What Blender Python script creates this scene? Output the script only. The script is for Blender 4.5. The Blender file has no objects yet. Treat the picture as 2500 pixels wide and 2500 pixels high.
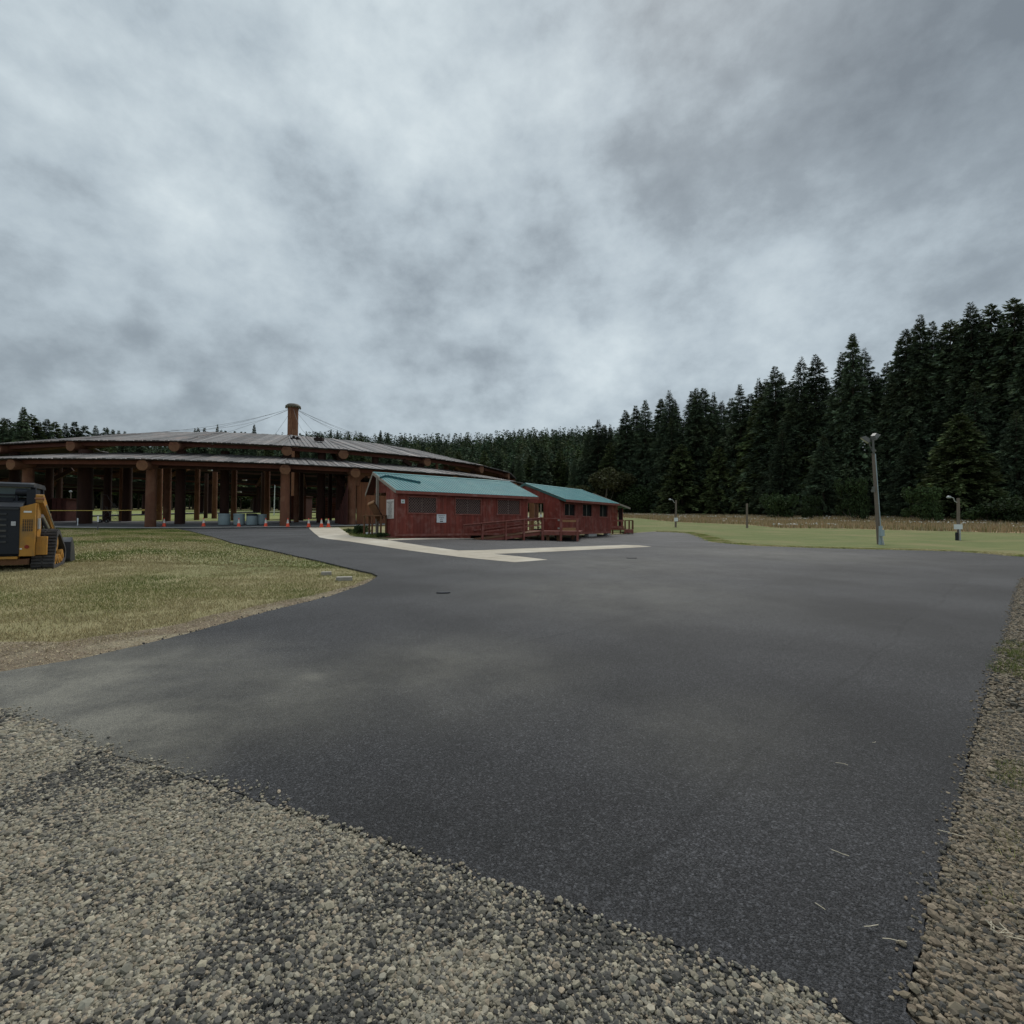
import bpy, bmesh, math, random
import numpy as np
from mathutils import Vector, Matrix
from mathutils.geometry import delaunay_2d_cdt
random.seed(7); rng = np.random.default_rng(7)
D = bpy.data; C = bpy.context.scene.collection
R_ = math.radians

# ------------------------------------------------------------------ camera
CAM = Vector((0, 0, 1.6)); FPX = 1250.0
cam_d = D.cameras.new('camera'); cam_d.sensor_width = 36; cam_d.lens = 18.0
cam_d.clip_start = 0.05; cam_d.clip_end = 3000
cam = D.objects.new('camera', cam_d); C.objects.link(cam)
CM = (Matrix.Rotation(R_(90) + math.atan(28 / 1250), 3, 'X') @ Matrix.Rotation(0.006, 3, 'Z'))
cam.matrix_world = Matrix.Translation(CAM) @ CM.to_4x4()
bpy.context.scene.camera = cam

# ------------------------------------------------------------------ sun
SUN_EL, SUN_AZ = 52, 20          # azimuth measured from +Y towards +X
sd = D.lights.new('sun', 'SUN'); sd.energy = 1.5; sd.angle = R_(28); sd.color = (1, .97, .92)
so = D.objects.new('sun', sd); C.objects.link(so)
sv = Vector((math.sin(R_(SUN_AZ)) * math.cos(R_(SUN_EL)), math.cos(R_(SUN_AZ)) * math.cos(R_(SUN_EL)), math.sin(R_(SUN_EL))))
so.rotation_euler = sv.to_track_quat('Z', 'Y').to_euler()

# ------------------------------------------------------------------ pixel helpers (photo pixels 2500 x 2500)
def ray(u, v):
    d = CM @ Vector(((u - 1250) / FPX, -(v - 1250) / FPX, -1)); return d
def P(u, v, Y):
    d = ray(u, v); return CAM + d * (Y / d.y)

# ------------------------------------------------------------------ world: overcast over a Nishita sky
W = D.worlds.new('World'); bpy.context.scene.world = W; W.use_nodes = True
nt = W.node_tree; nt.nodes.clear()
def N(nt, t, **k):
    n = nt.nodes.new(t)
    for a, b in k.items(): setattr(n, a, b)
    return n
def L(nt, a, b): nt.links.new(a, b)
def math_n(nt, op, a, b=None, c=None, clamp=False):
    n = N(nt, 'ShaderNodeMath', operation=op); n.use_clamp = clamp
    for i, x in enumerate((a, b, c)):
        if x is None: continue
        if isinstance(x, (int, float)): n.inputs[i].default_value = x
        else: L(nt, x, n.inputs[i])
    return n.outputs[0]
sky = N(nt, 'ShaderNodeTexSky', sky_type='NISHITA'); sky.sun_disc = False
sky.sun_elevation = R_(SUN_EL); sky.sun_rotation = R_(SUN_AZ)
bg1 = N(nt, 'ShaderNodeBackground'); L(nt, sky.outputs[0], bg1.inputs[0]); bg1.inputs[1].default_value = .08
tc = N(nt, 'ShaderNodeTexCoord'); GEN = tc.outputs['Generated']
sp = N(nt, 'ShaderNodeSeparateXYZ'); L(nt, GEN, sp.inputs[0])
zc = math_n(nt, 'ADD', math_n(nt, 'MAXIMUM', sp.outputs[2], 0.0), 0.42)
cx_ = math_n(nt, 'DIVIDE', sp.outputs[0], zc); cy_ = math_n(nt, 'DIVIDE', sp.outputs[1], zc)
cb = N(nt, 'ShaderNodeCombineXYZ'); L(nt, cx_, cb.inputs[0]); L(nt, cy_, cb.inputs[1])
def noise_w(scale, detail, rough, dist, off, stretch=(1, 1, 1)):
    mp = N(nt, 'ShaderNodeMapping'); L(nt, GEN, mp.inputs[0]); mp.inputs['Location'].default_value = off
    mp.inputs['Scale'].default_value = stretch; mp.inputs['Rotation'].default_value = (0, 0, R_(25))
    n = N(nt, 'ShaderNodeTexNoise'); n.inputs['Scale'].default_value = scale; n.inputs['Detail'].default_value = detail
    n.inputs['Roughness'].default_value = rough; n.inputs['Distortion'].default_value = dist
    L(nt, mp.outputs[0], n.inputs[0]); return n.outputs[0]
n1 = noise_w(2.1, 4, .5, 0, (3.1, 1.7, .4), (1, 1, 1.35)); n2 = noise_w(5.0, 8, .55, 0, (8, 2, 4), (1, 1, 1.4)); n3 = noise_w(12, 6, .6, 0, (1, 5, 2), (1, 1, 1.4))
val = math_n(nt, 'MULTIPLY_ADD', n1, .56, math_n(nt, 'MULTIPLY_ADD', n2, .30, math_n(nt, 'MULTIPLY_ADD', n3, .24, -.025)))
# broad light and dark masses of cloud, each centred on a world direction
BL = [((1340, 330), 17, .08), ((1500, 640), 16, .07), ((1000, 800), 14, -.03), ((700, 330), 24, .015), ((150, 450), 18, .03),
      ((760, 640), 11, .085), ((250, 620), 12, .01), ((1750, 150), 14, -.13), ((2180, 300), 15, -.13), ((2000, 620), 8, -.03), ((1560, 500), 9, -.085), ((1230, 740), 10, -.05), ((2250, 250), 14, -.03), ((330, 880), 13, -.11), ((60, 930), 9, -.05), ((80, 700), 14, -.02), ((1300, 620), 9, -.065), ((1000, 650), 14, -.035),
      ((850, 880), 10, -.05), ((2420, 540), 9, .09), ((2050, 700), 9, .04), ((1850, 800), 9, .04), ((1420, 930), 8, .10), ((1150, 1010), 9, .055),
      ((160, 940), 1.3, .06), ((205, 950), 1.2, .05), ((285, 938), 1.4, .085), ((340, 945), 1.4, .08), ((395, 957), 1.3, .07), ((430, 950), 1.0, .05), ((560, 1010), 9, -.04), ((2450, 60), 16, -.05), ((80, 90), 13, .015),
      ((1160, 260), 7, -.02), ((900, 480), 6, .015)]
for (u, v), sg, am in BL:
    d = ray(u, v).normalized()
    dp = N(nt, 'ShaderNodeVectorMath', operation='DOT_PRODUCT'); L(nt, GEN, dp.inputs[0]); dp.inputs[1].default_value = d
    k = 1 / (1 - math.cos(R_(sg)))
    e = math_n(nt, 'POWER', 2.718, math_n(nt, 'MULTIPLY_ADD', dp.outputs['Value'], k, -k))
    e2 = math_n(nt, 'MULTIPLY', e, math_n(nt, 'MULTIPLY_ADD', n2, 1.3, .35))
    val = math_n(nt, 'MULTIPLY_ADD', e2, am, val)
cr = N(nt, 'ShaderNodeValToRGB'); L(nt, val, cr.inputs[0])
els = [(.30, (.120, .142, .160)), (.42, (.195, .228, .252)), (.52, (.300, .348, .378)), (.63, (.395, .448, .472)), (.82, (.56, .61, .615))]
e = cr.color_ramp.elements; e[0].position, e[0].color = els[0][0], els[0][1] + (1,); e[1].position, e[1].color = els[-1][0], els[-1][1] + (1,)
for p_, c_ in els[1:-1]:
    x = e.new(p_); x.color = c_ + (1,)
bg2 = N(nt, 'ShaderNodeBackground'); L(nt, cr.outputs[0], bg2.inputs[0]); bg2.inputs[1].default_value = 1.0
mx = N(nt, 'ShaderNodeMixShader'); mx.inputs[0].default_value = .94; L(nt, bg1.outputs[0], mx.inputs[1]); L(nt, bg2.outputs[0], mx.inputs[2])
ow = N(nt, 'ShaderNodeOutputWorld'); L(nt, mx.outputs[0], ow.inputs[0])
sc = bpy.context.scene
sc.view_settings.view_transform = 'Standard'; sc.view_settings.look = 'None'; sc.view_settings.exposure = .62; sc.view_settings.gamma = 1
sc.render.engine = 'CYCLES'

# ------------------------------------------------------------------ materials
MATS = {}
def mat(name, c1, c2=None, scale=4, rough=.8, bump=0, bscale=None, island=0, metal=0, detail=5, stretch=None, tone=None, spec=.4, obj=0, c3=None, s3=1):
    """procedural: two colours mixed by noise, per-island (board, stone) variation, bump"""
    m = D.materials.new(name); m.use_nodes = True; t = m.node_tree; b = t.nodes['Principled BSDF']
    b.inputs['Roughness'].default_value = rough; b.inputs['Metallic'].default_value = metal
    b.inputs['Specular IOR Level'].default_value = spec
    c2 = c2 or tuple(x * .8 for x in c1)
    co = N(t, 'ShaderNodeTexCoord'); mp = N(t, 'ShaderNodeMapping'); L(t, co.outputs['Object'], mp.inputs[0])
    if stretch: mp.inputs['Scale'].default_value = stretch
    n = N(t, 'ShaderNodeTexNoise'); n.inputs['Scale'].default_value = scale; n.inputs['Detail'].default_value = detail; n.inputs['Roughness'].default_value = .6
    L(t, mp.outputs[0], n.inputs[0])
    mr = N(t, 'ShaderNodeMapRange'); mr.inputs[1].default_value = .32; mr.inputs[2].default_value = .68; L(t, n.outputs[0], mr.inputs[0])
    mix = N(t, 'ShaderNodeMix', data_type='RGBA'); mix.inputs[6].default_value = c1 + (1,); mix.inputs[7].default_value = c2 + (1,)
    L(t, mr.outputs[0], mix.inputs[0]); out = mix.outputs[2]
    if c3:
        n_ = N(t, 'ShaderNodeTexNoise'); n_.inputs['Scale'].default_value = s3; n_.inputs['Detail'].default_value = 6; L(t, co.outputs['Object'], n_.inputs[0])
        q = N(t, 'ShaderNodeMapRange'); q.inputs[1].default_value = .5; q.inputs[2].default_value = .72; L(t, n_.outputs[0], q.inputs[0])
        mm = N(t, 'ShaderNodeMix', data_type='RGBA'); L(t, q.outputs[0], mm.inputs[0]); L(t, out, mm.inputs[6]); mm.inputs[7].default_value = c3 + (1,); out = mm.outputs[2]
    def scaleby(out, sock, amt):
        v = math_n(t, 'MULTIPLY_ADD', sock, 2 * amt, 1 - amt)
        hs = N(t, 'ShaderNodeHueSaturation'); L(t, v, hs.inputs['Value']); L(t, out, hs.inputs['Color']); return hs.outputs[0]
    if island:
        g = N(t, 'ShaderNodeNewGeometry'); out = scaleby(out, g.outputs['Random Per Island'], island)
    if obj:
        g = N(t, 'ShaderNodeObjectInfo'); out = scaleby(out, g.outputs['Random'], obj)
    if tone:
        at = N(t, 'ShaderNodeAttribute'); at.attribute_name = 'tone'
        mm = N(t, 'ShaderNodeMix', data_type='RGBA', blend_type='MULTIPLY'); mm.inputs[0].default_value = 1
        L(t, out, mm.inputs[6]); L(t, at.outputs['Color'], mm.inputs[7]); out = mm.outputs[2]
    L(t, out, b.inputs['Base Color'])
    if bump:
        n4 = N(t, 'ShaderNodeTexNoise'); n4.inputs['Scale'].default_value = bscale or scale * 5; n4.inputs['Detail'].default_value = 4
        L(t, mp.outputs[0], n4.inputs[0]); bp = N(t, 'ShaderNodeBump'); bp.inputs['Strength'].default_value = bump; bp.inputs['Distance'].default_value = .05
        L(t, n4.outputs[0], bp.inputs['Height']); L(t, bp.outputs[0], b.inputs['Normal'])
    MATS[name] = m; return m

# ------------------------------------------------------------------ mesh builder
class MB:
    def __init__(s): s.v = []; s.f = []; s.sm = []
    def add(s, vs, fs, smooth=False):
        b = len(s.v); s.v += [tuple(x) for x in vs]; s.f += [tuple(b + i for i in f) for f in fs]; s.sm += [smooth] * len(fs); return s
    def hexa(s, p):   # 8 points: bottom 4 ccw, top 4
        return s.add(p, [(3, 2, 1, 0), (4, 5, 6, 7), (0, 1, 5, 4), (1, 2, 6, 5), (2, 3, 7, 6), (3, 0, 4, 7)])
    def box(s, x0, x1, y0, y1, z0, z1, F=None):
        p = [(x0, y0, z0), (x1, y0, z0), (x1, y1, z0), (x0, y1, z0), (x0, y0, z1), (x1, y0, z1), (x1, y1, z1), (x0, y1, z1)]
        if F: p = [F(*q) for q in p]
        return s.hexa(p)
    def prism(s, poly, t0, t1, F=None, axis='t'):
        # poly in (s,z) extruded along t; or (t,z) extruded along s ; or (s,t) extruded in z
        n = len(poly); F = F or (lambda a, b, c: (a, b, c))
        def q(a, b, t): return F(a, t, b) if axis == 't' else (F(t, a, b) if axis == 's' else F(a, b, t))
        vs = [q(a, b, t0) for a, b in poly] + [q(a, b, t1) for a, b in poly]
        fs = [tuple(range(n))[::-1], tuple(range(n, 2 * n))] + [(i, (i + 1) % n, n + (i + 1) % n, n + i) for i in range(n)]
        return s.add(vs, fs)
    def tube(s, a, b, r1, r2=None, n=10, cap=True):
        a = Vector(a); b = Vector(b); r2 = r1 if r2 is None else r2
        w = (b - a).normalized(); x = w.orthogonal().normalized(); y = w.cross(x)
        vs = []
        for c, r in ((a, r1), (b, r2)):
            for i in range(n):
                t = 2 * math.pi * i / n; vs.append(c + (x * math.cos(t) + y * math.sin(t)) * r)
        s.add(vs, [(i, (i + 1) % n, n + (i + 1) % n, n + i) for i in range(n)], True)
        if cap: s.add(vs[:n], [tuple(range(n))[::-1]]); s.add(vs[n:], [tuple(range(n))])
        return s
    def beam(s, a, b, w, h, up=(0, 0, 1)):   # rectangular bar between two points
        a = Vector(a); b = Vector(b); d = (b - a).normalized(); u = Vector(up); x = d.cross(u).normalized() * w / 2; z = x.cross(d).normalized() * h / 2
        return s.hexa([a - x - z, a + x - z, b + x - z, b - x - z, a - x + z, a + x + z, b + x + z, b - x + z])
    def path(s, pts, r, n=6):
        for i in range(len(pts) - 1): s.tube(pts[i], pts[i + 1], r, r, n, True)
        return s
    def lathe(s, prof, c=(0, 0, 0), n=20, axis='Z'):
        vs = []
        for r, z in prof:
            for i in range(n):
                t = 2 * math.pi * i / n; vs.append((c[0] + r * math.cos(t), c[1] + r * math.sin(t), c[2] + z))
        m = len(prof); fs = [(j * n + i, j * n + (i + 1) % n, (j + 1) * n + (i + 1) % n, (j + 1) * n + i) for j in range(m - 1) for i in range(n)]
        s.add(vs, fs, True); s.add(vs[:n], [tuple(range(n))[::-1]]); s.add(vs[-n:], [tuple(range(n))]); return s
    def build(s, name, m, parent=None, off=None):
        me = D.meshes.new(name); vs = s.v
        if off is not None: vs = [(x - off[0], y - off[1], z - off[2]) for x, y, z in vs]
        me.from_pydata(vs, [], s.f); me.polygons.foreach_set('use_smooth', s.sm)
        me.materials.append(MATS[m] if isinstance(m, str) else m); me.update()
        o = D.objects.new(name, me); C.objects.link(o)
        if parent: o.parent = parent
        elif off is not None: o.location = off
        return o
def tag(o, label=None, cat=None, group=None, kind=None):
    for k, v in (('label', label), ('category', cat), ('group', group), ('kind', kind)):
        if v: o[k] = v
    return o
def thing(name, label, cat, loc=(0, 0, 0), group=None, rz=0):
    o = D.objects.new(name, None); C.objects.link(o); o.location = loc; o.rotation_euler = (0, 0, rz); o.empty_display_size = .2
    return tag(o, label, cat, group)
def part(mb, name, m, parent):   # geometry given in world space (parent unrotated Empty) or in local space when parent at origin
    l = tuple(parent.location) if parent.parent is None else tuple(parent['wl'])
    o = mb.build(name, m, parent, off=l); o['wl'] = l; return o
def clean_wl():
    for o in D.objects:
        if 'wl' in o: del o['wl']
def copy_tree(root, loc, rz=0, scale=None, label=None, group=None):
    c = root.copy(); C.objects.link(c); c.location = loc; c.rotation_euler = (0, 0, rz)
    if scale is not None: c.scale = scale
    if label: c['label'] = label
    if group: c['group'] = group
    for ch in root.children:
        k = ch.copy(); C.objects.link(k); k.parent = c
        for g in ch.children:
            q = g.copy(); C.objects.link(q); q.parent = k
    return c
def np_mesh(name, V, F, m, tone=None, smooth=False, fs=4):
    """V (n,3), F (m,fs) -> mesh object"""
    me = D.meshes.new(name); V = np.asarray(V, np.float32); F = np.asarray(F, np.int32)
    me.vertices.add(len(V)); me.vertices.foreach_set('co', V.ravel())
    me.loops.add(F.size); me.loops.foreach_set('vertex_index', F.ravel())
    me.polygons.add(len(F)); me.polygons.foreach_set('loop_start', np.arange(0, F.size, fs, dtype=np.int32))
    me.update(calc_edges=True)
    me.polygons.foreach_set('use_smooth', np.full(len(F), smooth))
    if tone is not None:
        a = me.color_attributes.new('tone', 'FLOAT_COLOR', 'POINT'); t = np.ones((len(V), 4), np.float32); t[:, :3] = tone; a.data.foreach_set('color', t.ravel())
    me.materials.append(MATS[m] if isinstance(m, str) else m); return me
def link_mesh(name, me, parent=None, loc=(0, 0, 0)):
    o = D.objects.new(name, me); C.objects.link(o); o.location = loc
    if parent: o.parent = parent
    return o

# ------------------------------------------------------------------ terrain: thin-plate surface through surveyed points
ctl = [(x, y, .018 * y - .008 * x) for x in (-16, -8, 0, 8, 16) for y in (-12, 0, 7, 14)]
for u, v, Y in [(100, 1388, 12.5), (966, 1314, 28.6), (1177, 1319.5, 31), (1327, 1321, 34), (1447, 1315.5, 38.5), (1500, 1313, 41.5), (397, 1287, 47), (640, 1287.5, 46.8), (800, 1288, 47),
                (880, 1288, 47), (20, 1289, 42), (500, 1281, 51), (690, 1285, 49), (500, 1270, 61), (250, 1272, 60), (800, 1271, 62), (600, 1255, 95), (2148, 1330, 32), (2340, 1320, 37), (2500, 1362, 22),
                (1600, 1299, 47), (1740, 1325, 34), (1480, 1300, 47), (2480, 1269, 78), (1900, 1262, 115), (1480, 1253, 165), (1700, 1258, 140), (160, 1241, 150), (450, 1244, 150), (900, 1247, 150),
                (1200, 1250, 160), (2500, 1303, 50), (1900, 1290, 64), (1649, 1288, 57), (1823, 1289.5, 60), (1650, 1274, 90), (1320, 1285, 50), (60, 1262, 90), (1100, 1290, 45)]:
    p = P(u, v, Y); ctl.append(tuple(p))
ctl += [(-170, 30, 1.5), (-170, 170, 6.5), (110, 20, .8), (170, 100, 4), (150, 190, 7.5), (0, 190, 6.5), (-90, 190, 7), (-60, 10, .8), (60, -12, .2), (-60, -12, 0)]
ctl = np.array(ctl)
def _k(r2): return np.where(r2 > 1e-9, .5 * r2 * np.log(np.maximum(r2, 1e-9)), 0)
def _fit():
    n = len(ctl); xy = ctl[:, :2]; K = _k(((xy[:, None] - xy[None]) ** 2).sum(-1)) + np.eye(n) * 2.0
    Pm = np.c_[np.ones(n), xy]; A = np.zeros((n + 3, n + 3)); A[:n, :n] = K; A[:n, n:] = Pm; A[n:, :n] = Pm.T
    return np.linalg.solve(A, np.r_[ctl[:, 2], np.zeros(3)])
_w = _fit()
def Tn(x, y):
    x = np.asarray(x, float); y = np.asarray(y, float); sh = x.shape
    xx = np.clip(x.ravel(), -175, 175); yy = np.clip(y.ravel(), -15, 188); out = np.empty(len(xx)); n = len(ctl)
    for a in range(0, len(xx), 4000):
        q = np.c_[xx[a:a + 4000], yy[a:a + 4000]]; K = _k(((q[:, None] - ctl[None, :, :2]) ** 2).sum(-1))
        out[a:a + 4000] = K @ _w[:n] + _w[n] + q @ _w[n + 1:]
    # the wooded hill beyond the field
    t = np.clip((y.ravel() - 192) / 230, 0, 1); s = t * t * (3 - 2 * t)
    xr = x.ravel(); hh = 43 + 3 * np.sin(xr * .012 + .6) + 2 * np.sin(xr * .031)
    hh = hh * np.clip(1.05 - np.clip((-xr - 130) / 900, 0, 1), .75, 1.1)
    out += s * hh
    return out.reshape(sh)
def T(x, y): return float(Tn(np.array([x]), np.array([y]))[0])
def G(u, v):
    """ground point seen at photo pixel (u, v)"""
    d = ray(u, v); ys = np.concatenate([np.arange(1, 60, .1), np.arange(60, 180, .5)])
    px = CAM.x + d.x * ys / d.y; pz = CAM.z + d.z * ys / d.y; g = pz - Tn(px, ys)
    k = np.where(g < 0)[0]
    if len(k) == 0: y = 180.0
    else:
        k = k[0]; y = ys[k] if k == 0 else ys[k - 1] + (ys[k] - ys[k - 1]) * g[k - 1] / (g[k - 1] - g[k])
    x = CAM.x + d.x * y / d.y; return (float(x), float(y))
def base(u, Y):
    """ground point in the column of pixel u at depth Y"""
    v = 1280.0
    for _ in range(6):
        p = P(u, v, Y); v = 1278 + (CAM.z - T(p.x, Y)) * FPX / Y + .006 * (u - 1250)
    p = P(u, v, Y); return Vector((p.x, Y, T(p.x, Y)))
def Pz(u, v, Y): return P(u, v, Y).z
# ================================================================== GROUND
mat('grass_ground', (.185, .17, .07), (.28, .24, .125), scale=.55, rough=.95, bump=.6, bscale=14, c3=(.105, .14, .04), s3=.16, detail=8)
mat('asphalt', (.0275, .0275, .029), (.0185, .0185, .020), scale=.5, rough=.66, spec=.26)
mat('gravel_base', (.135, .12, .092), (.085, .078, .062), scale=60, rough=.95, bump=1, bscale=90)
mat('soil', (.28, .215, .145), (.19, .15, .10), scale=3, rough=1, bump=1, bscale=50, c3=(.36, .31, .21), s3=2.2)
mat('verge_soil', (.30, .245, .15), (.20, .19, .085), scale=2.2, rough=1, bump=.6, bscale=30, c3=(.36, .31, .19), s3=1.1)
mat('concrete', (.46, .41, .33), (.33, .29, .225), scale=1.6, rough=.9, bump=.3, bscale=40, c3=(.56, .52, .44), s3=.8)
mat('slab', (.13, .13, .135), (.10, .10, .105), scale=1.5, rough=.9)
mat('kerb_concrete', (.46, .43, .39), (.36, .34, .31), scale=2, rough=.9)
mat('dry_meadow', (.36, .26, .15), (.27, .20, .105), scale=1.2, rough=1, bump=1, bscale=8, c3=(.14, .15, .055), s3=.12)
mat('hill_cover', (.05, .068, .036), (.036, .052, .03), scale=.1, rough=1)
mat('forest_floor', (.05, .045, .02), (.03, .04, .015), scale=1, rough=1, bump=1)

# asphalt gets stone-chip speckle, tracks and a dusty corner
_a = G(2219, 2430); _b = G(2412, 1680); _l = math.dist(_a, _b); gr2_dir = ((_b[0] - _a[0]) / _l, (_b[1] - _a[1]) / _l)
def asphalt_nodes():
    m = MATS['asphalt']; t = m.node_tree; b = t.nodes['Principled BSDF']; src = b.inputs['Base Color'].links[0].from_socket
    co = N(t, 'ShaderNodeTexCoord').outputs['Object']
    vo = N(t, 'ShaderNodeTexVoronoi'); vo.inputs['Scale'].default_value = 150; L(t, co, vo.inputs['Vector'])
    sx = N(t, 'ShaderNodeSeparateColor'); L(t, vo.outputs['Color'], sx.inputs[0])
    v2 = N(t, 'ShaderNodeTexVoronoi'); v2.inputs['Scale'].default_value = 95; L(t, co, v2.inputs['Vector']); s2 = N(t, 'ShaderNodeSeparateColor'); L(t, v2.outputs['Color'], s2.inputs[0])
    spk = math_n(t, 'POWER', sx.outputs[0], 2.6); spk = math_n(t, 'MULTIPLY_ADD', spk, 1.9, math_n(t, 'MULTIPLY_ADD', math_n(t, 'POWER', s2.outputs[1], 7), 2.2, .45))
    big = N(t, 'ShaderNodeTexNoise'); big.inputs['Scale'].default_value = .42; big.inputs['Detail'].default_value = 5; L(t, co, big.inputs['Vector'])
    bm = N(t, 'ShaderNodeMapRange'); bm.inputs[1].default_value = .35; bm.inputs[2].default_value = .68; bm.inputs[3].default_value = .62; bm.inputs[4].default_value = 1.5; L(t, big.outputs[0], bm.inputs[0])
    # paving lanes laid side by side: faint seams and a slightly different tone per lane
    a0, a1 = gr2_dir
    sxyz = N(t, 'ShaderNodeSeparateXYZ'); L(t, co, sxyz.inputs[0])
    wob = math_n(t, 'MULTIPLY', big.outputs[0], .18)
    lane = math_n(t, 'ADD', math_n(t, 'ADD', math_n(t, 'MULTIPLY', sxyz.outputs[0], -a1 / 3.1), math_n(t, 'MULTIPLY', sxyz.outputs[1], a0 / 3.1)), wob)
    fr = math_n(t, 'FRACT', lane); dd = math_n(t, 'ABSOLUTE', math_n(t, 'SUBTRACT', fr, .5))
    sm = N(t, 'ShaderNodeMapRange', interpolation_type='SMOOTHSTEP'); sm.inputs[1].default_value = 0; sm.inputs[2].default_value = .012; sm.inputs[3].default_value = .72; sm.inputs[4].default_value = 1; L(t, dd, sm.inputs[0])
    wn = N(t, 'ShaderNodeTexWhiteNoise', noise_dimensions='1D'); L(t, math_n(t, 'FLOOR', math_n(t, 'ADD', lane, .5)), wn.inputs['W'])
    tone_ = math_n(t, 'MULTIPLY', sm.outputs[0], math_n(t, 'MULTIPLY_ADD', wn.outputs[0], .16, .92))
    v = math_n(t, 'MULTIPLY', math_n(t, 'MULTIPLY', spk, bm.outputs[0]), tone_)
    hs = N(t, 'ShaderNodeHueSaturation'); L(t, v, hs.inputs['Value']); L(t, src, hs.inputs['Color'])
    out = hs.outputs[0]
    # tan dust blown over the surface: patches on the ground at fixed places
    n2 = N(t, 'ShaderNodeTexNoise'); n2.inputs['Scale'].default_value = 1.7; n2.inputs['Detail'].default_value = 7; n2.inputs['Roughness'].default_value = .65; L(t, co, n2.inputs['Vector'])
    acc = None
    for (x, y, r, a) in [G(60, 1690) + (1.6, 1.0), G(230, 1800) + (.9, .9), G(350, 1850) + (.6, .7), G(420, 1760) + (1.0, .55), G(700, 1690) + (1.2, .45), G(760, 1665) + (.25, .7), G(1080, 1640) + (1.4, .36), G(1500, 1450) + (3, .26), G(1700, 1800) + (.8, .18),
                         G(1850, 1760) + (.6, .12), G(1900, 1355) + (5, .28), G(1500, 1380) + (4, .2), G(450, 1640) + (1.2, .5)]:
        mp = N(t, 'ShaderNodeVectorMath', operation='DISTANCE'); L(t, co, mp.inputs[0]); mp.inputs[1].default_value = (x, y, T(x, y))
        q = N(t, 'ShaderNodeMapRange', interpolation_type='SMOOTHSTEP'); q.inputs[1].default_value = 0; q.inputs[2].default_value = r * 1.5; q.inputs[3].default_value = a; q.inputs[4].default_value = 0
        L(t, mp.outputs['Value'], q.inputs[0]); acc = q.outputs[0] if acc is None else math_n(t, 'MAXIMUM', acc, q.outputs[0])
    nn = N(t, 'ShaderNodeMapRange'); nn.inputs[1].default_value = .3; nn.inputs[2].default_value = .7; nn.inputs[3].default_value = .35; nn.inputs[4].default_value = 1.25; L(t, n2.outputs[0], nn.inputs[0])
    f = math_n(t, 'MULTIPLY', acc, nn.outputs[0], clamp=True)
    f = math_n(t, 'MULTIPLY', f, math_n(t, 'MULTIPLY_ADD', sx.outputs[1], .8, .5), clamp=True)
    mm = N(t, 'ShaderNodeMix', data_type='RGBA'); L(t, f, mm.inputs[0]); L(t, out, mm.inputs[6]); mm.inputs[7].default_value = (.21, .20, .165, 1)
    L(t, mm.outputs[2], b.inputs['Base Color'])
    bp = N(t, 'ShaderNodeBump'); bp.inputs['Strength'].default_value = .75; bp.inputs['Distance'].default_value = .008; bp.invert = True
    L(t, vo.outputs['Distance'], bp.inputs['Height']); L(t, bp.outputs[0], b.inputs['Normal'])
asphalt_nodes()

def graded(lo, hi, step, a, b, k=1.12):
    xs = list(np.arange(a, b + step / 2, step)); s = step
    while xs[-1] < hi: s *= k; xs.append(xs[-1] + s)
    s = step
    while xs[0] > lo: s *= k; xs.insert(0, xs[0] - s)
    return np.array(xs)
def grid_mesh(name, xs, ys, m, dz=0.0):
    X, Y = np.meshgrid(xs, ys); Z = Tn(X, Y) + dz; V = np.c_[X.ravel(), Y.ravel(), Z.ravel()]; nx = len(xs)
    i, j = np.meshgrid(np.arange(nx - 1), np.arange(len(ys) - 1)); a = (j * nx + i).ravel()
    F = np.c_[a, a + 1, a + nx + 1, a + nx]
    me = np_mesh(name, V, F, m, smooth=True); o = link_mesh(name, me); return o
tag(grid_mesh('ground', graded(-420, 420, .7, -55, 45), graded(-60, 188, .7, -6, 62, 1.08), 'grass_ground'), 'mown grass ground rising gently towards the woods', 'ground', kind='structure')
tag(grid_mesh('hillside', np.linspace(-700, 500, 61), np.linspace(186.5, 620, 45), 'hill_cover', -.05), 'wooded hill rising beyond the field', 'hill', kind='structure')

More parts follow.
